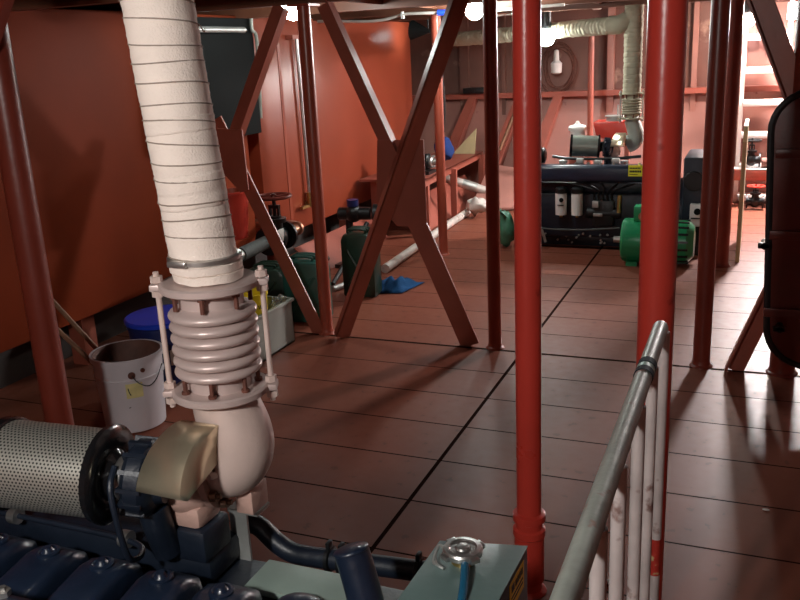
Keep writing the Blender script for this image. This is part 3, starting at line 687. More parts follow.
b.build('spring_clip', 'galv', nk)
# black lettered warning label on the right hand side
e = (D_-B_).normalized(); nrm = Vector((-e.y, e.x)) if Vector((-e.y, e.x)).x > 0 else Vector((e.y, -e.x))
def onside(s_, z, o): p = B_+e*s_+nrm*o; return Vector((p.x, p.y, z))
b = MB(); b.prism([onside(.035, .612, .0005), onside(.13, .612, .0005), onside(.13, .55, .0005), onside(.035, .55, .0005)], (nrm.x*.001, nrm.y*.001, 0)); lb = b.build('warning_label', 'label_yellow', t)
b = MB()
def mark(s0, s1, z0, z1): b.prism([onside(s0, z1, .0016), onside(s1, z1, .0016), onside(s1, z0, .0016), onside(s0, z0, .0016)], (nrm.x*.0006, nrm.y*.0006, 0))
for s0 in (.045, .058, .071, .084): mark(s0, s0+.009, .588, .602)
mark(.045, .12, .575, .579); mark(.045, .115, .565, .569); mark(.10, .118, .588, .604)
b.build('label_print', 'ink', lb)

# ------------------------------------------------------------------ handrail
RX = -.166
t = thing('handrail', 'worn white tubular handrail with upright bars in the foreground', 'railing', (RX, 1.2, 0))
b = MB(); b.tube([(RX, .42, 1.0), (RX, 1.84, 1.0)], .0165, 20, smooth=False); b.sphere((RX, 1.84, 1.0), .0165, 20)
tr = b.build('top_rail', 'rail', t)
b = MB(); b.cyl((RX, 1.535, 1.0), (RX, 1.556, 1.0), .0182, 20); b.build('tape_band', 'dark_tape', tr)
b = MB(); b.cyl((RX, 1.578, 1.0), (RX, 1.604, 1.0), .0182, 20); b.build('tape_band', 'dark_tape', tr)
b = MB(); b.cyl((RX, 1.557, 1.0), (RX, 1.577, 1.0), .0176, 20); b.build('tape_band', 'teal_tape', tr)
for i, yy in enumerate((.58, .80, 1.0, 1.18, 1.41, 1.61, 1.83)):
    b = MB(); b.cyl((RX+.009, yy, 0), (RX+.009, yy, .995), .0115 if i < 6 else .0125, 16); po = b.build('upright_bar', 'post', t)
    if i == 6:
        b = MB(); b.cyl((RX+.009, yy, .395), (RX+.009, yy, .49), .0131, 16); b.build('paint_patch', 'chip_red', po)
b = MB(); b.tube([(RX+.009, .42, .08), (RX+.009, 1.82, .08)], .011, 14, smooth=False); b.build('bottom_rail', 'post', t)

# ------------------------------------------------------------------ pails, sticks, crate, cans on the left
def pail(x, y, R, r, h, ro, label, m='pail', minner='pail_in', z=0, group=None, band=True, handle=True, kind='pail'):
    t = thing(kind, label, 'bucket', (x, y, z), group)
    w = .004
    prof = [(0, r-.01), (.006, r)]
    def rad(f): return r+(R-r)*f
    if band: prof += [(h*.70, rad(.70)), (h*.705, rad(.7)+.006), (h*.73, rad(.73)+.006), (h*.735, rad(.735)), (h*.93, rad(.93)), (h*.935, R+.008), (h, R+.008), (h, R-w)]
    else: prof += [(h*.95, rad(.95)), (h*.955, R+.006), (h, R+.006), (h, R-w)]
    b = MB(); b.lathe(prof, (x, y, z), (0, 0, 1), 48, cap=False)
    bb = b; vs = [bb.bm.verts.new((x+(r-.01)*math.cos(2*PI*k/48), y+(r-.01)*math.sin(2*PI*k/48), z)) for k in range(48)]; bb.bm.faces.new(vs)
    bd = b.build('body', m, t)
    b = MB(); b.lathe([(h*.999, R-w), (h*.6, rad(.6)-w), (.02, r-w-.003)], (x, y, z), (0, 0, 1), 48, cap=False); vs = [b.bm.verts.new((x+(r-w-.003)*math.cos(2*PI*k/48), y+(r-w-.003)*math.sin(2*PI*k/48), z+.02)) for k in range(48)]; b.bm.faces.new(vs)
    b.build('inside', minner, t)
    return t
px_, py_ = -2.60, 2.915
t = pail(px_, py_, .155, .136, .355, 0, 'white plastic pail with a yellow sticker and two sticks in it')
b = MB(); a0 = math.atan2(-py_, -px_)
def onp(a, z, o=0.): rr = .136+.019*z/.355+o; return (px_+rr*math.cos(a), py_+rr*math.sin(a), z)
ang = -.80
for dz in (0,):
    b.lathe([(0, .016), (.006, .016), (.010, .009)], onp(ang, .285, .002), (math.cos(ang), math.sin(ang), 0), 16); b.lathe([(0, .01), (.006, .01)], onp(ang+.32, .30, .003), (math.cos(ang+.3), math.sin(ang+.3), 0), 12)
bo = b.build('handle_ear', 'rust', t)
b = MB(); b.tube([onp(ang, .285, .012), onp(ang+.15, .25, .02), onp(ang+.4, .225, .022), onp(ang+.7, .24, .014), onp(ang+1.1, .29, .008)], .0025, 8); b.build('wire_handle', 'iron', t)
b = MB(); g = []; na = 10
for zz in (.175, .245):
    for k in range(na): g.append(onp(ang-.22+.5*k/(na-1), zz, .0012))
b.faces(g, [(k, k+1, na+k+1, na+k) for k in range(na-1)]); b.build('sticker', 'yellow_paper', t)
b = MB(); b.tube([onp(ang-.15, .225, .0016), onp(ang-.13, .205, .0016), onp(ang-.09, .19, .0016)], .0022, 6); b.tube([onp(ang-.2, .13, .001), onp(ang-.14, .132, .001)], .002, 6); b.build('scuff_mark', 'ink', t)
for i, (p0, p1, lb) in enumerate((((-2.51, 2.95, .04), (-3.02, 2.92, .585), 'upper of two wooden sticks leaning out of the white pail'), ((-2.50, 2.90, .04), (-3.02, 2.88, .49), 'lower of two wooden sticks leaning out of the white pail'))):
    # lean over the left rim of the pail
    b = MB(); b.cyl(p0, p1, .0125, 12, .011)
    tag(b.build('wooden_stick', 'wood'), lb, 'stick', 'sticks in the white pail')
t = pail(-2.70, 3.32, .175, .155, .37, 0, 'blue plastic bucket standing behind the white pail', 'blue_dark', 'blue', band=False)
b = MB(); b.lathe([(0, .1745), (.003, .186), (.02, .188), (.026, .18), (.022, .02)], (-2.70, 3.32, .372), (0, 0, 1), 40); b.build('lid', 'blue', t)
b = MB(); g = []
for zz in (.18, .26):
    for k in range(8): a = -.82+.35*k/7; rr = .1555+.02*zz/.37+.0035; g.append((-2.70+rr*math.cos(a), 3.32+rr*math.sin(a), zz))
b.faces(g, [(k, k+1, 8+k+1, 8+k) for k in range(7)]); b.build('label_strip', 'paper', t)

# open plastic crate with a yellow tub and film inside
t = thing('plastic_crate', 'grey green plastic crate holding a yellow tub', 'crate', (-2.68, 3.93, 0))
cx0, cx1, cy0, cy1, ch = -2.93, -2.44, 3.70, 4.155, .265
b = MB(); w = .008
b.box((cx0, cy0, 0), (cx1, cy1, .01)); b.box((cx0, cy0, .0), (cx0+w, cy1, ch)); b.box((cx1-w, cy0, 0), (cx1, cy1, ch)); b.box((cx0, cy0, 0), (cx1, cy0+w, ch)); b.box((cx0, cy1-w, 0), (cx1, cy1, ch)); b.build('box', 'crate', t)
b = MB()
for a, c_ in (((cx0-.012, cy0-.012), (cx1+.012, cy0+.006)), ((cx0-.012, cy1-.006), (cx1+.012, cy1+.012)), ((cx0-.012, cy0), (cx0+.006, cy1)), ((cx1-.006, cy0), (cx1+.012, cy1))): b.box((a[0], a[1], ch-.02), (c_[0], c_[1], ch), .004)
b.build('rim', 'crate', t)
t = pail(-2.565, 3.88, .115, .10, .36, 0, 'yellow plastic tub inside the grey crate', 'yellow', 'yellow', z=.011, band=False, kind='plastic_tub')
b = MB(); ang2 = -.75
def ony(a, z): rr = .10+.015*z/.33+.0025; return (-2.57+rr*math.cos(a), 3.88+rr*math.sin(a), z+.011)
for k in range(4): b.tube([ony(ang2+.35+.1*k, .298), ony(ang2+.40+.1*k, .276)], .003, 6, smooth=False)
b.torus(ony(ang2, .29), (math.cos(ang2), math.sin(ang2), 0), .014, .0025, 16, 6); b.build('printed_mark', 'ink', t)
b = MB(); b.sphere((-2.475, 4.06, .265), .05, 18, (.5, 1.1, .7)); o = b.build('plastic_film', 'clear'); wobble(o, .02, 30, 4); tag(o, 'crumpled clear plastic film beside the yellow tub', 'plastic bag')

# jerry cans
def jerry(x, y, w, d, h, rz, m, label, cap=True):
    t = thing('jerry_can', label, 'jerry can', (x, y, 0), 'green metal jerry cans')
    R = Matrix.Translation((x, y, 0)) @ Matrix.Rotation(rz, 4, 'Z')
    b = MB()
    poly = [(-w/2, 0, .0), (w/2, 0, .0), (w/2, 0, h*.86), (w*.32, 0, h*.96), (-w*.42, 0, h*.96), (-w/2, 0, h*.86)]
    tb = MB(); tb.prism([(p[0], -d/2, p[2]) for p in poly], (0, d, 0), .022)
    bmesh.ops.transform(tb.bm, matrix=R, verts=tb.bm.verts); body = tb.build('body', m, t)
    for s_ in (-1, 1):   # pressed X in each broad side
        tb = MB()
        for q in ((-1, 1), (1, -1)):
            tb.tube([(-w*.3, s_*(d/2+.0), h*(.45+.28*q[0])), (w*.3, s_*(d/2+.0), h*(.45+.28*q[1]))], .009, 8, smooth=False)
        bmesh.ops.transform(tb.bm, matrix=R, verts=tb.bm.verts); tb.build('pressed_ribs', m, t)
    tb = MB()
    for k in (-1, 0, 1): tb.tube([(-w*.28, k*d*.27, h*.95), (-w*.26, k*d*.27, h*1.015), (w*.2, k*d*.27, h*1.015), (w*.22, k*d*.27, h*.95)], .009, 8, 4)
    bmesh.ops.transform(tb.bm, matrix=R, verts=tb.bm.verts); tb.build('carry_handle', m, t)
    if cap:
        tb = MB(); tb.lathe([(0, .03), (.03, .03), (.035, .036), (.05, .036), (.052, .02)], (w*.40, 0, h*.90), (.45, 0, 1), 20); tb.box((w*.3, -.012, h*.97), (w*.55, .012, h*1.0), .004)
        bmesh.ops.transform(tb.bm, matrix=R, verts=tb.bm.verts); tb.build('spout_cap', 'iron', t)
    return t
jerry(-2.555, 4.56, .27, .17, .41, .12, 'teal', 'teal green jerry can standing by the round column')
jerry(-2.86, 4.62, .27, .17, .33, .1, 'olive', 'dark green jerry can half hidden behind the crate')
jerry(-2.46, 5.17, .24, .16, .46, .1, 'olive', 'dark olive jerry can standing to the right of the round column')

# valves and pipes in front of the tanks
def gate_valve(c, label, ax=(0, 1, 0), whl='dark_red', s=1., stem=.25, group='valves on the tank pipes'):
    t = thing('gate_valve', label, 'valve', (c[0], c[1], c[2]), group); a = Vector(ax).normalized(); c = Vector(c)
    b = MB(); b.sphere(c, .07*s, 20, (1, 1, 1.1)); b.cyl(c-a*.10*s, c+a*.10*s, .05*s)
    b.cyl(c, c+Vector((0, 0, .14*s)), .05*s, 20, .038*s); b.build('body', 'iron', t)
    b = MB()
    for k in (-1, 1): b.cyl(c+a*k*.09*s, c+a*k*.112*s, .088*s, 24)
    b.cyl(c+Vector((0, 0, .10*s)), c+Vector((0, 0, .125*s)), .068*s, 20); b.build('flange', 'iron', t)
    b = MB(); b.cyl(c+Vector((0, 0, .12*s)), c+Vector((0, 0, stem+.02)), .012*s, 12); b.box(c+Vector((-.035*s, -.012, .12*s)), c+Vector((-.022*s, .012, stem*.75))); b.box(c+Vector((.022*s, -.012, .12*s)), c+Vector((.035*s, .012, stem*.75))); b.box(c+Vector((-.035*s, -.014, stem*.72)), c+Vector((.035*s, .014, stem*.8))); b.build('stem', 'iron', t)
    b = MB(); q = c+Vector((0, 0, stem)); b.torus(q, (0, 0, 1), .105*s, .011*s, 32, 8)
    for k in range(3): d_ = Vector((math.cos(PI*k/3), math.sin(PI*k/3), 0))*.105*s; b.cyl(q-d_, q+d_, .007*s, 8)
    b.cyl(q-Vector((0, 0, .012)), q+Vector((0, 0, .014)), .02*s, 14); b.build('hand_wheel', whl, t)
    return t
VZ = .43
GV = gate_valve((-2.98, 4.95, VZ), 'black gate valve with a red handwheel and white tag', stem=.285, s=1.1)
b = MB(); b.box((-2.915, 4.84, VZ-.01), (-2.91, 4.93, VZ+.075), .001, Matrix.Identity(4)); b.build('paper_tag', 'white', GV)
b = MB(); b.cyl((-2.98, 4.2, VZ-.02), (-2.98, 4.5, VZ-.01), .036, 20); PP = b.build('tank_pipe', 'galv'); tag(PP, 'pale steel pipe with grey wrap leading to the black gate valve', 'pipe')
b = MB(); b.cyl((-2.98, 4.49, VZ-.01), (-2.98, 4.83, VZ), .045, 20); b.build('pipe_wrap', 'insul', PP)
b = MB(); b.tube([(-2.98, 4.21, VZ-.02), (-2.98, 4.1, VZ-.03), (-2.98, 4.05, VZ-.12), (-2.98, 4.05, .0)], .036, 16); b.build('bend', 'galv', PP)
b = MB(); b.cyl((-2.98, 5.074, VZ), (-2.98, 5.24, VZ+.01), .036, 20); b.cyl((-2.98, 5.22, VZ+.01), (-2.98, 5.245, VZ+.01), .05, 20); b.tube([(-2.98, 5.24, VZ+.01), (-3.02, 5.31, VZ+.01), (-3.15, 5.345, VZ+.01), (TX-.05, 5.345, VZ+.01)], .034, 14); tag(b.build('copper_pipe', 'copper'), 'copper coloured pipe stub behind the black gate valve', 'pipe')
# hanging red fire bucket against the first tank
t = pail(-3.16, 4.72, .115, .085, .32, 0, 'red bucket hanging on the tank behind the near bellows', 'red', 'tank', z=.47, band=False, kind='fire_bucket')
b = MB(); b.tube([(-3.16, 4.835, .76), (-3.22, 4.82, .86), (-3.31, 4.72, .90), (-3.22, 4.62, .86), (-3.16, 4.605, .76)], .004, 8); b.build('wire_handle', 'iron', t)
b = MB(); b.tube([(TX, 4.72, .93), (TX+.05, 4.72, .92), (TX+.05, 4.72, .885), (TX+.02, 4.72, .88)], .006, 8); b.build('hook', 'iron', t)
# second pump with bronze cock
t = thing('bilge_pump', 'black pump with blue cap and bronze tap behind the olive jerry can', 'pump', (-2.78, 5.95, 0))
b = MB(); b.cyl((-2.98, 5.9, .42), (-2.72, 5.95, .42), .05, 24, bev=.008); b.sphere((-2.86, 5.925, .42), .07, 18); b.cyl((-2.9, 5.92, .42), (-2.9, 5.92, .0), .03, 14); b.cyl((-2.70, 5.95, .42), (-2.66, 5.96, .42), .075, 24); b.box((-3.0, 5.82, 0), (-2.75, 6.0, .03)); b.build('housing', 'iron', t)
b = MB(); b.cyl((-2.86, 5.92, .48), (-2.86, 5.92, .53), .045, 20); b.build('cap', 'blue_dark', t)
b = MB(); b.cyl((-2.66, 5.96, .42), (-2.56, 5.97, .42), .035, 16); b.torus((-2.60, 5.965, .42), (1, .1, 0), .04, .012, 20, 8); b.cyl((-2.58, 5.965, .42), (-2.58, 5.965, .50), .012, 10); b.box((-2.63, 5.95, .495), (-2.50, 5.98, .51), .003); b.tube([(-2.57, 5.96, .42), (-2.49, 5.96, .42), (-2.44, 5.96, .40), (-2.43, 5.96, .35)], .016, 12); b.build('tap', 'brass', t)
b = MB(); b.tube([(-2.72, 5.86, .36), (-2.76, 5.5, .12), (-2.76, 5.3, .022)], .018, 12); tag(b.build('suction_hose', 'rubber'), 'black hose slanting down behind the round column', 'hose')
b = MB(); b.cyl((-2.70, 5.18, .022), (-2.60, 5.60, .022), .022, 14); tag(b.build('pipe_offcut', 'galv'), 'short bright pipe lying on the floor by the olive jerry can', 'pipe')
t = thing('bilge_curb', 'low red curb plate below the middle tank', 'plate', (-3.1, 7, 0))
b = MB(); b.prism([(-3.02, 5.6, 0), (-3.22, 5.6, .2), (-3.22, 6.96, .2), (-3.02, 6.96, 0)], (-.012, 0, 0)); b.build('plate', 'frame', t)
b = MB(); b.box((-3.63, .3, 0), (-3.6, 8.7, .28)); o = b.build('trim_%d' % n, 'ceiling'); o['kind'] = 'structure'  # added dark sheet, stands in for the deep shade under the tanks
b = MB(); b.prism([(TX+.3, 5.6, .012), (TX+.62, 5.6, .012), (TX+.62, 8.6, .012), (TX+.3, 8.6, .012)], (0, 0, .26), .004) if False else None

# blue rag on the floor
b = MB(); gx, gy = 18, 12; g = []
for j in range(gy):
    for i in range(gx):
        u, v = i/(gx-1)-.5, j/(gy-1)-.5
        rr = max(0, 1-(2*u)**2)*max(0, 1-(2*v)**2)
        h = .004+rr*(.06+.09*noise.noise(Vector((u*5, v*5, 1.3)))) + .012*rr*noise.noise(Vector((u*14, v*14, 2)))
        g.append((-2.31+u*.27*(1+.4*v), 5.37+v*.3+.06*u, max(.003, h)))
b.faces(g, [(j*gx+i, j*gx+i+1, (j+1)*gx+i+1, (j+1)*gx+i) for j in range(gy-1) for i in range(gx-1)])
o = b.build('blue_rag', 'cloth_blue', None, 80); tag(o, 'crumpled blue rag lying on the red floor plates', 'rag'); so = o.modifiers.new('s', 'SOLIDIFY'); so.thickness = .003; so.offset = 1

# ------------------------------------------------------------------ bench on the left far side
t = thing('work_bench', 'long red steel shelf along the hull past the X brace', 'bench', (-2.95, 7.7, 0))
b = MB(); b.prism([(-2.665, 7.0, .50), (-2.77, 9.1, .50), (-3.30, 9.1, .50), (-3.30, 7.0, .50)], (0, 0, .02)); b.build('shelf', 'frame', t)
b = MB(); b.prism([(-2.665, 7.0, .46), (-2.77, 9.1, .46), (-2.785, 9.1, .46), (-2.68, 7.0, .46)], (0, 0, .06)); b.build('front_lip', 'frame', t)
for xx, yy in ((-2.69, 7.85), (-2.70, 7.1), (-3.2, 7.1), (-3.2, 9.0), (-2.76, 9.0)):
    b = MB(); b.box((xx-.03, yy-.02, 0), (xx+.03, yy+.02, .50)); b.build('leg', 'frame', t)
b = MB(); b.prism([(-2.76, 7.15, .0), (-2.8, 9.0, .0), (-2.95, 9.0, .28), (-2.95, 7.15, .28)], (-.02, 0, 0)); b.build('back_plate', 'frame', t)
# pump and rag on the bench
t = thing('bench_pump', 'small black pump standing on the red bench behind the gusset', 'pump', (-2.86, 7.4, .52), None)
b = MB(); b.box((-2.98, 7.3, .521), (-2.74, 7.5, .55)); b.cyl((-2.95, 7.4, .63), (-2.76, 7.4, .63), .075, 24, bev=.012); b.cyl((-2.86, 7.4, .69), (-2.86, 7.4, .77), .03); b.build('housing', 'iron', t)
b = MB(); b.lathe([(0, .05), (.02, .055), (.03, .03), (.07, .028)], (-2.76, 7.4, .63), (1, 0, 0), 18)
for k in range(6): b.bolt((-2.745, 7.4+.055*math.cos(k*PI/3), .63+.055*math.sin(k*PI/3)), (1, 0, 0), .01, .02)
b.build('coupling', 'galv', t)
b = MB(); b.sphere((-2.85, 8.05, .64), .1, 20, (.9, 1.1, 1.15)); o = b.build('blue_jacket', 'jacket', None, 80); wobble(o, .03, 12, 8)
mz = min(v.co.z for v in o.data.vertices); o.location.z += .522-(o.location.z+mz)
tag(o, 'bundled blue work jacket on the bench behind the thin column', 'jacket')
# leaning pale board
b = MB(); b.prism([(-3.05, 8.88, .522), (-2.80, 8.88, .522), (-2.80, 8.96, .78)], (0, .018, 0)); tag(b.build('plywood_offcut', 'plywood'), 'pale triangular plywood offcut leaning on the far end of the bench', 'board')
# pipes lying along the bench foot
b = MB(); b.tube([(-2.54, 5.75, .036), (-2.58, 6.6, .036), (-2.62, 7.5, .036), (-2.64, 8.1, .036)], .035, 18); tag(b.build('long_pipe', 'pipe_white'), 'long dusty white pipe lying on the floor in front of the bench', 'pipe')
t = thing('loose_pipe', 'stout steel pipe with a grey wrap under the far end of the bench', 'pipe', (-2.6, 8.5, 0))
b = MB(); b.cyl((-3.02, 8.42, .33), (-2.80, 8.48, .26), .045, 18); b.cyl((-2.68, 8.52, .215), (-2.30, 8.64, .055), .045, 18); b.build('pipe', 'pipe_white', t)
b = MB(); b.cyl((-2.81, 8.48, .262), (-2.67, 8.52, .212), .05, 18); b.build('pipe_wrap', 'galv', t)
# crumpled pile near the column
b = MB(); b.sphere((-2.5, 8.0, .05), .09, 16, (1.3, .8, .55)); o = b.build('rubbish_heap', 'pipe_white', None, 80); wobble(o, .05, 18, 5); o.location.z -= o.location.z+min(v.co.z for v in o.data.vertices); tag(o, 'small crumpled heap at the far end of the white pipe', 'rubbish')
# low red engine bed beyond the columns
t = thing('bilge_plate', 'low sloping red bilge plate beyond the bench', 'plate', (-2.3, 8.8, 0))
b = MB(); b.prism([(-2.66, 8.25, .015), (-1.75, 8.6, .015), (-1.75, 8.98, .26), (-2.66, 8.98, .38)], (0, 0, .02)); b.build('plate', 'hull', t)
b = MB(); b.prism([(-2.66, 8.7, 0), (-1.8, 8.9, 0), (-1.8, 8.9, .2), (-2.66, 8.7, .2)], (0, .02, 0)); b.build('kick_plate', 'frame', t)
b = MB(); b.sphere((-1.89, 6.80, .14), .1, 16, (.75, .7, 1.5)); o = b.build('green_bag', 'bag_green', None, 80); wobble(o, .05, 14, 15); o.location.z -= o.location.z+min(v.co.z for v in o.data.vertices); tag(o, 'crumpled green bag between the columns by the far engine', 'bag')

# ------------------------------------------------------------------ green motor in front of the far engine
t = thing('electric_motor', 'bright green electric motor lying on the floor behind the thick red column', 'motor', (-.65, 6.47, 0))
my, mz, mr = 6.47, .17, .165
b = MB(); b.lathe([(0, mr-.02), (.012, mr-.004), (.04, mr), (.36, mr), (.375, mr-.01)], (-.885, my, mz), (1, 0, 0), 48); b.build('casing', 'green', t)
b = MB(); b.lathe([(0, mr-.02), (.01, mr-.002), (.09, mr-.004), (.14, mr-.05), (.145, .04)], (-.51, my, mz), (1, 0, 0), 40); ev = b.build('fan_cover', 'green', t)
b = MB()
for k in range(18):
    a = 2*PI*k/18; b.box((.0, -.008, mr-.008), (.085, .008, mr+.001), 0, Matrix.Translation((-.49, my, mz)) @ Matrix.Rotation(a, 4, 'X'))
b.build('vent_slot', 'iron', ev)
b = MB(); b.box((-.80, my-.07, mz+mr-.01), (-.70, my+.05, mz+mr+.10), .006); tb_ = b.build('terminal_box', 'green', t)
b = MB(); b.cyl((-.735, my-.07, mz+mr+.03), (-.735, my-.085, mz+mr+.03), .03, 20); b.build('cable_gland', 'copper', tb_)
for xx in (-.80, -.60):
    b = MB(); b.box((xx-.04, my-.14, 0), (xx+.04, my+.14, .03)); b.box((xx-.03, my-.06, .02), (xx+.03, my+.06, .07)); b.build('foot', 'green', t)
b = MB(); b.cyl((-.95, my, mz), (-.88, my, mz), .025, 16); b.build('shaft', 'steel', t)
t = thing('control_box', 'white control box beside the green motor', 'box', (-.40, 6.78, .22))
b = MB(); b.box((-.43, 6.74, .23), (-.28, 6.80, .40), .006); b.build('case', 'white', t)
b = MB(); b.cyl((-.375, 6.74, .345), (-.375, 6.73, .345), .025, 20); b.box((-.42, 6.732, .29), (-.33, 6.74, .298)); b.build('dial', 'slate', t)
b = MB(); b.box((-.38, 6.76, 0), (-.34, 6.79, .24)); b.build('post', 'iron', t)

# things on and behind the far engine
t = thing('header_tank', 'bright red header tank with filler on top behind the far engine', 'tank', (-1.15, 7.6, .0))
b = MB(); b.prism([(-1.31, 7.55, .955), (-1.0, 7.55, .955), (-1.0, 7.55, .80), (-1.2, 7.55, .80), (-1.285, 7.55, .84)], (0, .22, 0), .012); b.build('body', 'red', t)
b = MB(); b.cyl((-1.14, 7.63, .955), (-1.14, 7.63, .995), .07, 24); b.cyl((-1.14, 7.63, .99), (-1.14, 7.63, 1.0), .08, 24); b.cyl((-1.11, 7.63, 1.0), (-1.11, 7.63, 1.09), .008, 10); b.build('filler', 'galv', t)
for xx in (-1.2, -1.03):
    b = MB(); b.box((xx-.02, 7.64, 0), (xx+.02, 7.68, .81)); b.build('leg', 'frame', t)
t = thing('day_tank', 'white round canister with a domed lid behind the far air filter', 'canister', (-1.44, 7.55, .6))
b = MB(); b.cyl((-1.44, 7.55, .70), (-1.44, 7.55, .885), .062, 28); b.build('body', 'white', t)
b = MB(); b.lathe([(0, .078), (.025, .08), (.04, .07), (.05, .03), (.065, .018), (.08, .012)], (-1.44, 7.55, .885), (0, 0, 1), 28); b.build('lid', 'white', t)
b = MB(); b.box((-1.5, 7.5, .0), (-1.38, 7.6, .70)); b.build('stand', 'frame', t)
b = MB(); b.cyl((-1.57, 8.9, 0), (-1.57, 8.9, 1.7), .03, 20); tag(b.build('vent_pipe', 'frame'), 'thin upright red pipe between the far lagged pipe and the hanging lamp', 'pipe')
b = MB(); b.cyl((-2.54, 8.95, .55), (-2.36, 9.2, 1.1), .018, 12); tag(b.build('slanting_pole', 'wood'), 'thin pale pole leaning on the hull left of the near red column', 'pole')

# hanging white lamp with coil of cable on the far bulkhead
t = thing('hand_lamp', 'white hand lamp hanging on the far bulkhead in a coil of cable', 'lamp', (-2.0, 9.3, 1.3))
b = MB(); b.lathe([(0, .03), (.015, .055), (.11, .06), (.125, .045), (.14, .03), (.24, .025), (.25, .01)], (-2.0, 9.28, 1.31), (0, 0, 1), 24); b.build('body', 'white', t)
b = MB()
for k in range(5): b.torus((-2.0+.012*k-.02, 9.33-.008*k, 1.34), (0, 1, .05), 1, .008, 4, 4) if False else None
for k in range(5):
    kk = random.uniform(-.03, .03); pts = [(-1.99+kk+(.14+.012*k+.012*math.sin(3*a+k))*math.cos(a), 9.345-.006*k, 1.37+kk*.5+(.2+.016*k+.015*math.sin(2*a+2*k))*math.sin(a)) for a in [2*PI*j/16+.3*k for j in range(17)]]
    b.tube(pts, .0055, 8, 3)
b.tube([(-2.0, 9.28, 1.55), (-2.0, 9.3, 1.62), (-1.98, 9.33, 1.64), (-1.98, 9.37, 1.64)], .006, 8)
b.build('cable_coil', 'rust', t)
b = MB(); b.box((-3.02, 9.2, 1.135), (-2.72, 9.29, 1.20), .01); b.cyl((-2.9, 9.19, 1.16), (-2.9, 9.2, 1.16), .02, 14); tag(b.build('junction_box', 'iron'), 'black junction box on the far stringer', 'box')

# cowl and cables under the deckhead at left
t = thing('cowl_lamp', 'dark conical lamp cowl under the deckhead, lit side towards the middle tank', 'lamp', (-3.1, 8.2, 1.72), 'lit ceiling lamps')
b = MB(); b.lathe([(0, .095), (.02, .088), (.17, .022), (.19, .018), (.19, .008), (.165, .012), (.02, .08), (.002, .088)], (-3.2, 8.2, 1.815), (1, 0, -.12), 28, cap=False); b.build('cowl', 'slate', t)
b = MB(); b.sphere((-3.15, 8.2, 1.809), .034, 20); b.build('bulb', 'bulb_cowl', t)
b = MB(); b.cyl((-3.03, 8.2, 1.81), (-3.03, 8.2, ZC), .008, 10); b.build('hanger', 'iron', t)
b = MB(); b.tube([(-2.97, 8.4, 1.8), (-2.975, 8.4, 1.5), (-2.955, 8.4, 1.1), (-2.97, 8.4, .8)], .012, 8); tag(b.build('hanging_cable', 'rubber'), 'black cable hanging down at the far edge of the middle tank', 'cable')
t = thing('overhead_cable', 'white cable with a blue tape joint slung under the deckhead', 'cable', (-2.3, 6.3, 1.88))
b = MB(); b.tube([(-3.25, 6.3, 1.87), (-3.08, 6.3, 1.862), (-2.85, 6.3, 1.847), (-2.70, 6.3, 1.85), (-2.58, 6.3, 1.868), (-2.50, 6.3, 1.882), (-2.25, 6.3, 1.876), (-2.1, 6.3, 1.872), (-1.7, 6.3, 1.868), (-1.3, 6.3, 1.874)], .011, 10); b.build('cable', 'pipe_white', t)
b = MB(); b.cyl((-2.245, 6.3, 1.876), (-2.18, 6.3, 1.874), .022, 16); b.build('tape_joint', 'blue', t)
b = MB(); b.box((-2.535, 6.28, 1.85), (-2.52, 6.32, 1.9)); b.build('cable_clip', 'white', t)
b = MB(); b.tube([(-2.4, 8.1, 1.9), (-1.9, 8.1, 1.915), (-1.0, 8.1, 1.94), (-.6, 8.1, 1.95)], .018, 10); tag(b.build('conduit', 'pipe_white'), 'pale conduit crossing the deckhead above the far lagged pipe', 'conduit')
b = MB(); b.lathe([(0, .03), (.02, .06), (.05, .065), (.075, .02)], (-1.36, 7.95, 1.885), (0, 0, 1), 20); tag(b.build('unlit_lamp', 'glass'), 'small unlit glass lamp under the deckhead by the far lagged pipe', 'lamp')

# ------------------------------------------------------------------ ladder corner on the right
t = thing('ladder', 'white steel ladder lit from the hatch at the far right', 'ladder', (.05, 9.15, 0))
LY = 9.15
for xx in (-.155, .235):
    b = MB(); b.box((xx-.02, LY-.03, 0), (xx+.02, LY+.03, ZC+.3), .003); b.build('stile', 'ladder', t)
for k in range(6):
    zz = .095+.305*k
    b = MB(); b.box((-.135, LY-.09, zz-.06), (.215, LY+.05, zz), .004); b.build('rung', 'ladder', t)
t = thing('pipe_casing', 'low red and white pipe casing along the foot of the lit hull', 'casing', (.4, 9.0, 0))
b = MB(); b.box((-.28, 8.89, .26), (1.4, 9.03, .36), .006); b.build('front', 'frame', t)
b = MB(); b.box((-.28, 8.88, .362), (1.4, 9.03, .375), .003); b.build('top_strip', 'white', t)
for xx in (-.25, .6, 1.3):
    b = MB(); b.box((xx-.02, 8.94, 0), (xx+.02, 9.02, .26)); b.build('leg', 'frame', t)
gate_valve((.03, 8.78, .075), 'brown valve with a red handwheel on the white lit floor', ax=(1, 0, 0), whl='red', s=.72, stem=.15, group='valves under the ladder')
t = gate_valve((-.03, 8.96, .45), 'dark valve standing on the casing behind the ladder foot', ax=(1, 0, 0), whl='iron', s=.75, stem=.19, group='valves under the ladder')
b = MB(); b.cyl((.065, 8.96, .425), (.6, 8.96, .425), .05, 16); tag(b.build('side_pipe', 'rust'), 'dark pipe running right from the valve on the casing', 'pipe')
b = MB(); b.prism([(-.105, 6.56, 0), (-.045, 6.56, 0), (-.055, 6.56, .93), (-.045, 6.56, 1.0), (-.10, 6.56, .93)], (0, .55, 0)) if False else b.prism([(-.098, 6.6, 0), (-.05, 6.6, 0), (-.05, 7.6, 0), (-.05, 7.6, .93), (-.05, 6.66, 1.0), (-.05, 6.6, .94), (-.098, 6.6, .94)][2:3] and [(-.085, 6.6, 0), (-.085, 7.35, 0), (-.085, 7.35, .98), (-.085, 6.72, .98), (-.085, 6.6, .88)], (.028, 0, 0))
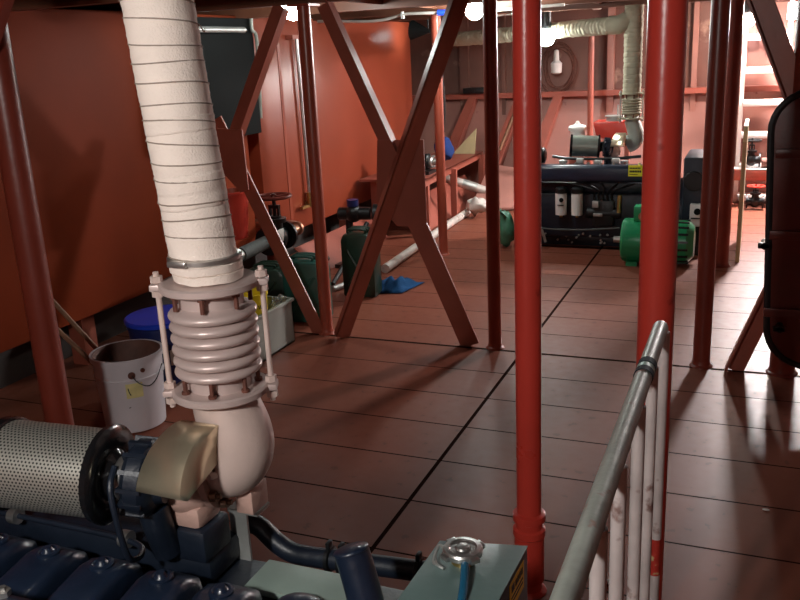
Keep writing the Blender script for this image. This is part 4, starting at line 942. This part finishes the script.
tag(b.build('upright_board', 'plywood'), 'pale board standing on edge beyond the dark far column', 'board')

# ------------------------------------------------------------------ oval watertight door leaf hinged on the right hand column
t = thing('watertight_door', 'dark red oval watertight door leaf at the right edge', 'door', (.36, 4.05, .18))
def rrect(x0, x1, z0, z1, r, n=8):
    P = []
    for cx_, cz_, a0 in ((x1-r, z1-r, 0), (x0+r, z1-r, PI/2), (x0+r, z0+r, PI), (x1-r, z0+r, 1.5*PI)):
        for k in range(n+1): a = a0+PI/2*k/n; P.append((cx_+r*math.cos(a), cz_+r*math.sin(a)))
    return P
SH = Matrix.Identity(4)
def doorpt(x, z, y): return Vector((x+.055*(1-(z-.18)/1.18), y, z))
D0 = (.05, .675, .175, 1.375)
b = MB(); b.prism([doorpt(x, z, 3.96) for x, z in rrect(*D0, .17)], (0, .035, 0), .004); b.build('leaf', 'dark_red', t)
b = MB(); P = rrect(*D0, .17); P.append(P[0]); b.tube([doorpt(x, z, 3.965) for x, z in P], .015, 10, smooth=False, cap=False); b.build('rim_gasket', 'rubber', t)
b = MB()
for zz in (.42, .77, 1.12): b.box((.08, 3.945, zz-.02), (.64, 3.96, zz+.02), .003)
b.box((.33, 3.94, .3), (.37, 3.96, 1.25), .003); b.build('stiffening_bar', 'dark_red', t)
for zz, xx in ((.73, .045), (.36, .13), (1.1, .6), (.4, .6)):
    b = MB(); b.cyl((xx+.02, 3.90, zz), (xx+.02, 4.0, zz), .016, 14); b.box((xx-.008, 3.90, zz-.012), (xx+.04, 3.925, zz+.012), .004); b.build('dog_clip', 'iron', t)
for zz in (.45, 1.1):
    b = MB(); b.box((.17, 3.99, zz-.025), (.21, 4.30, zz+.025), .004); b.build('hinge_arm', 'dark_red', t)

# ------------------------------------------------------------------ small litter
for (x, y, s_, lb) in ((-.335, 2.33, .016, 'white crumb on the floor right of the slim red column'), (.115, 2.93, .008, 'tiny white crumb on the dark floor right of the handrail')):
    b = MB(); b.sphere((x, y, s_*.4), s_, 8, (1.6, .6, .42)); o = b.build('paper_scrap', 'white', None, 80); o.location.z = .0005; tag(o, lb, 'litter')

# ------------------------------------------------------------------ daylight through the hatch, world, camera
W = bpy.data.worlds.new('World'); S.world = W; W.use_nodes = True
bg = W.node_tree.nodes['Background']; bg.inputs['Color'].default_value = (.75, .85, 1, 1); bg.inputs['Strength'].default_value = 6.0

M['flood'].node_tree.nodes['Principled BSDF'].inputs['Emission Strength'].default_value = 900.

cam = bpy.data.cameras.new('camera'); co = bpy.data.objects.new('camera', cam); C.objects.link(co); S.camera = co
f, pt, ro, yw = 853.1179, .281265, .0485143, .3999113
cy_, sy_, cp_, sp_ = math.cos(yw), math.sin(yw), math.cos(pt), math.sin(pt)
F = Vector((-sy_*cp_, cy_*cp_, -sp_)); R = Vector((cy_, sy_, 0)); D = -(R.cross(F))
R2 = R*math.cos(ro)+D*math.sin(ro); D2 = -R*math.sin(ro)+D*math.cos(ro)
co.matrix_world = Matrix(((R2.x, -D2.x, -F.x, 0), (R2.y, -D2.y, -F.y, 0), (R2.z, -D2.z, -F.z, 1.6), (0, 0, 0, 1)))
cam.sensor_width = 36; cam.lens = f*36/800; cam.clip_start = .02; cam.clip_end = 60

S.view_settings.view_transform = 'Standard'; S.view_settings.look = 'None'; S.view_settings.gamma = 1
S.view_settings.use_curve_mapping = False; S.view_settings.exposure = 0.6
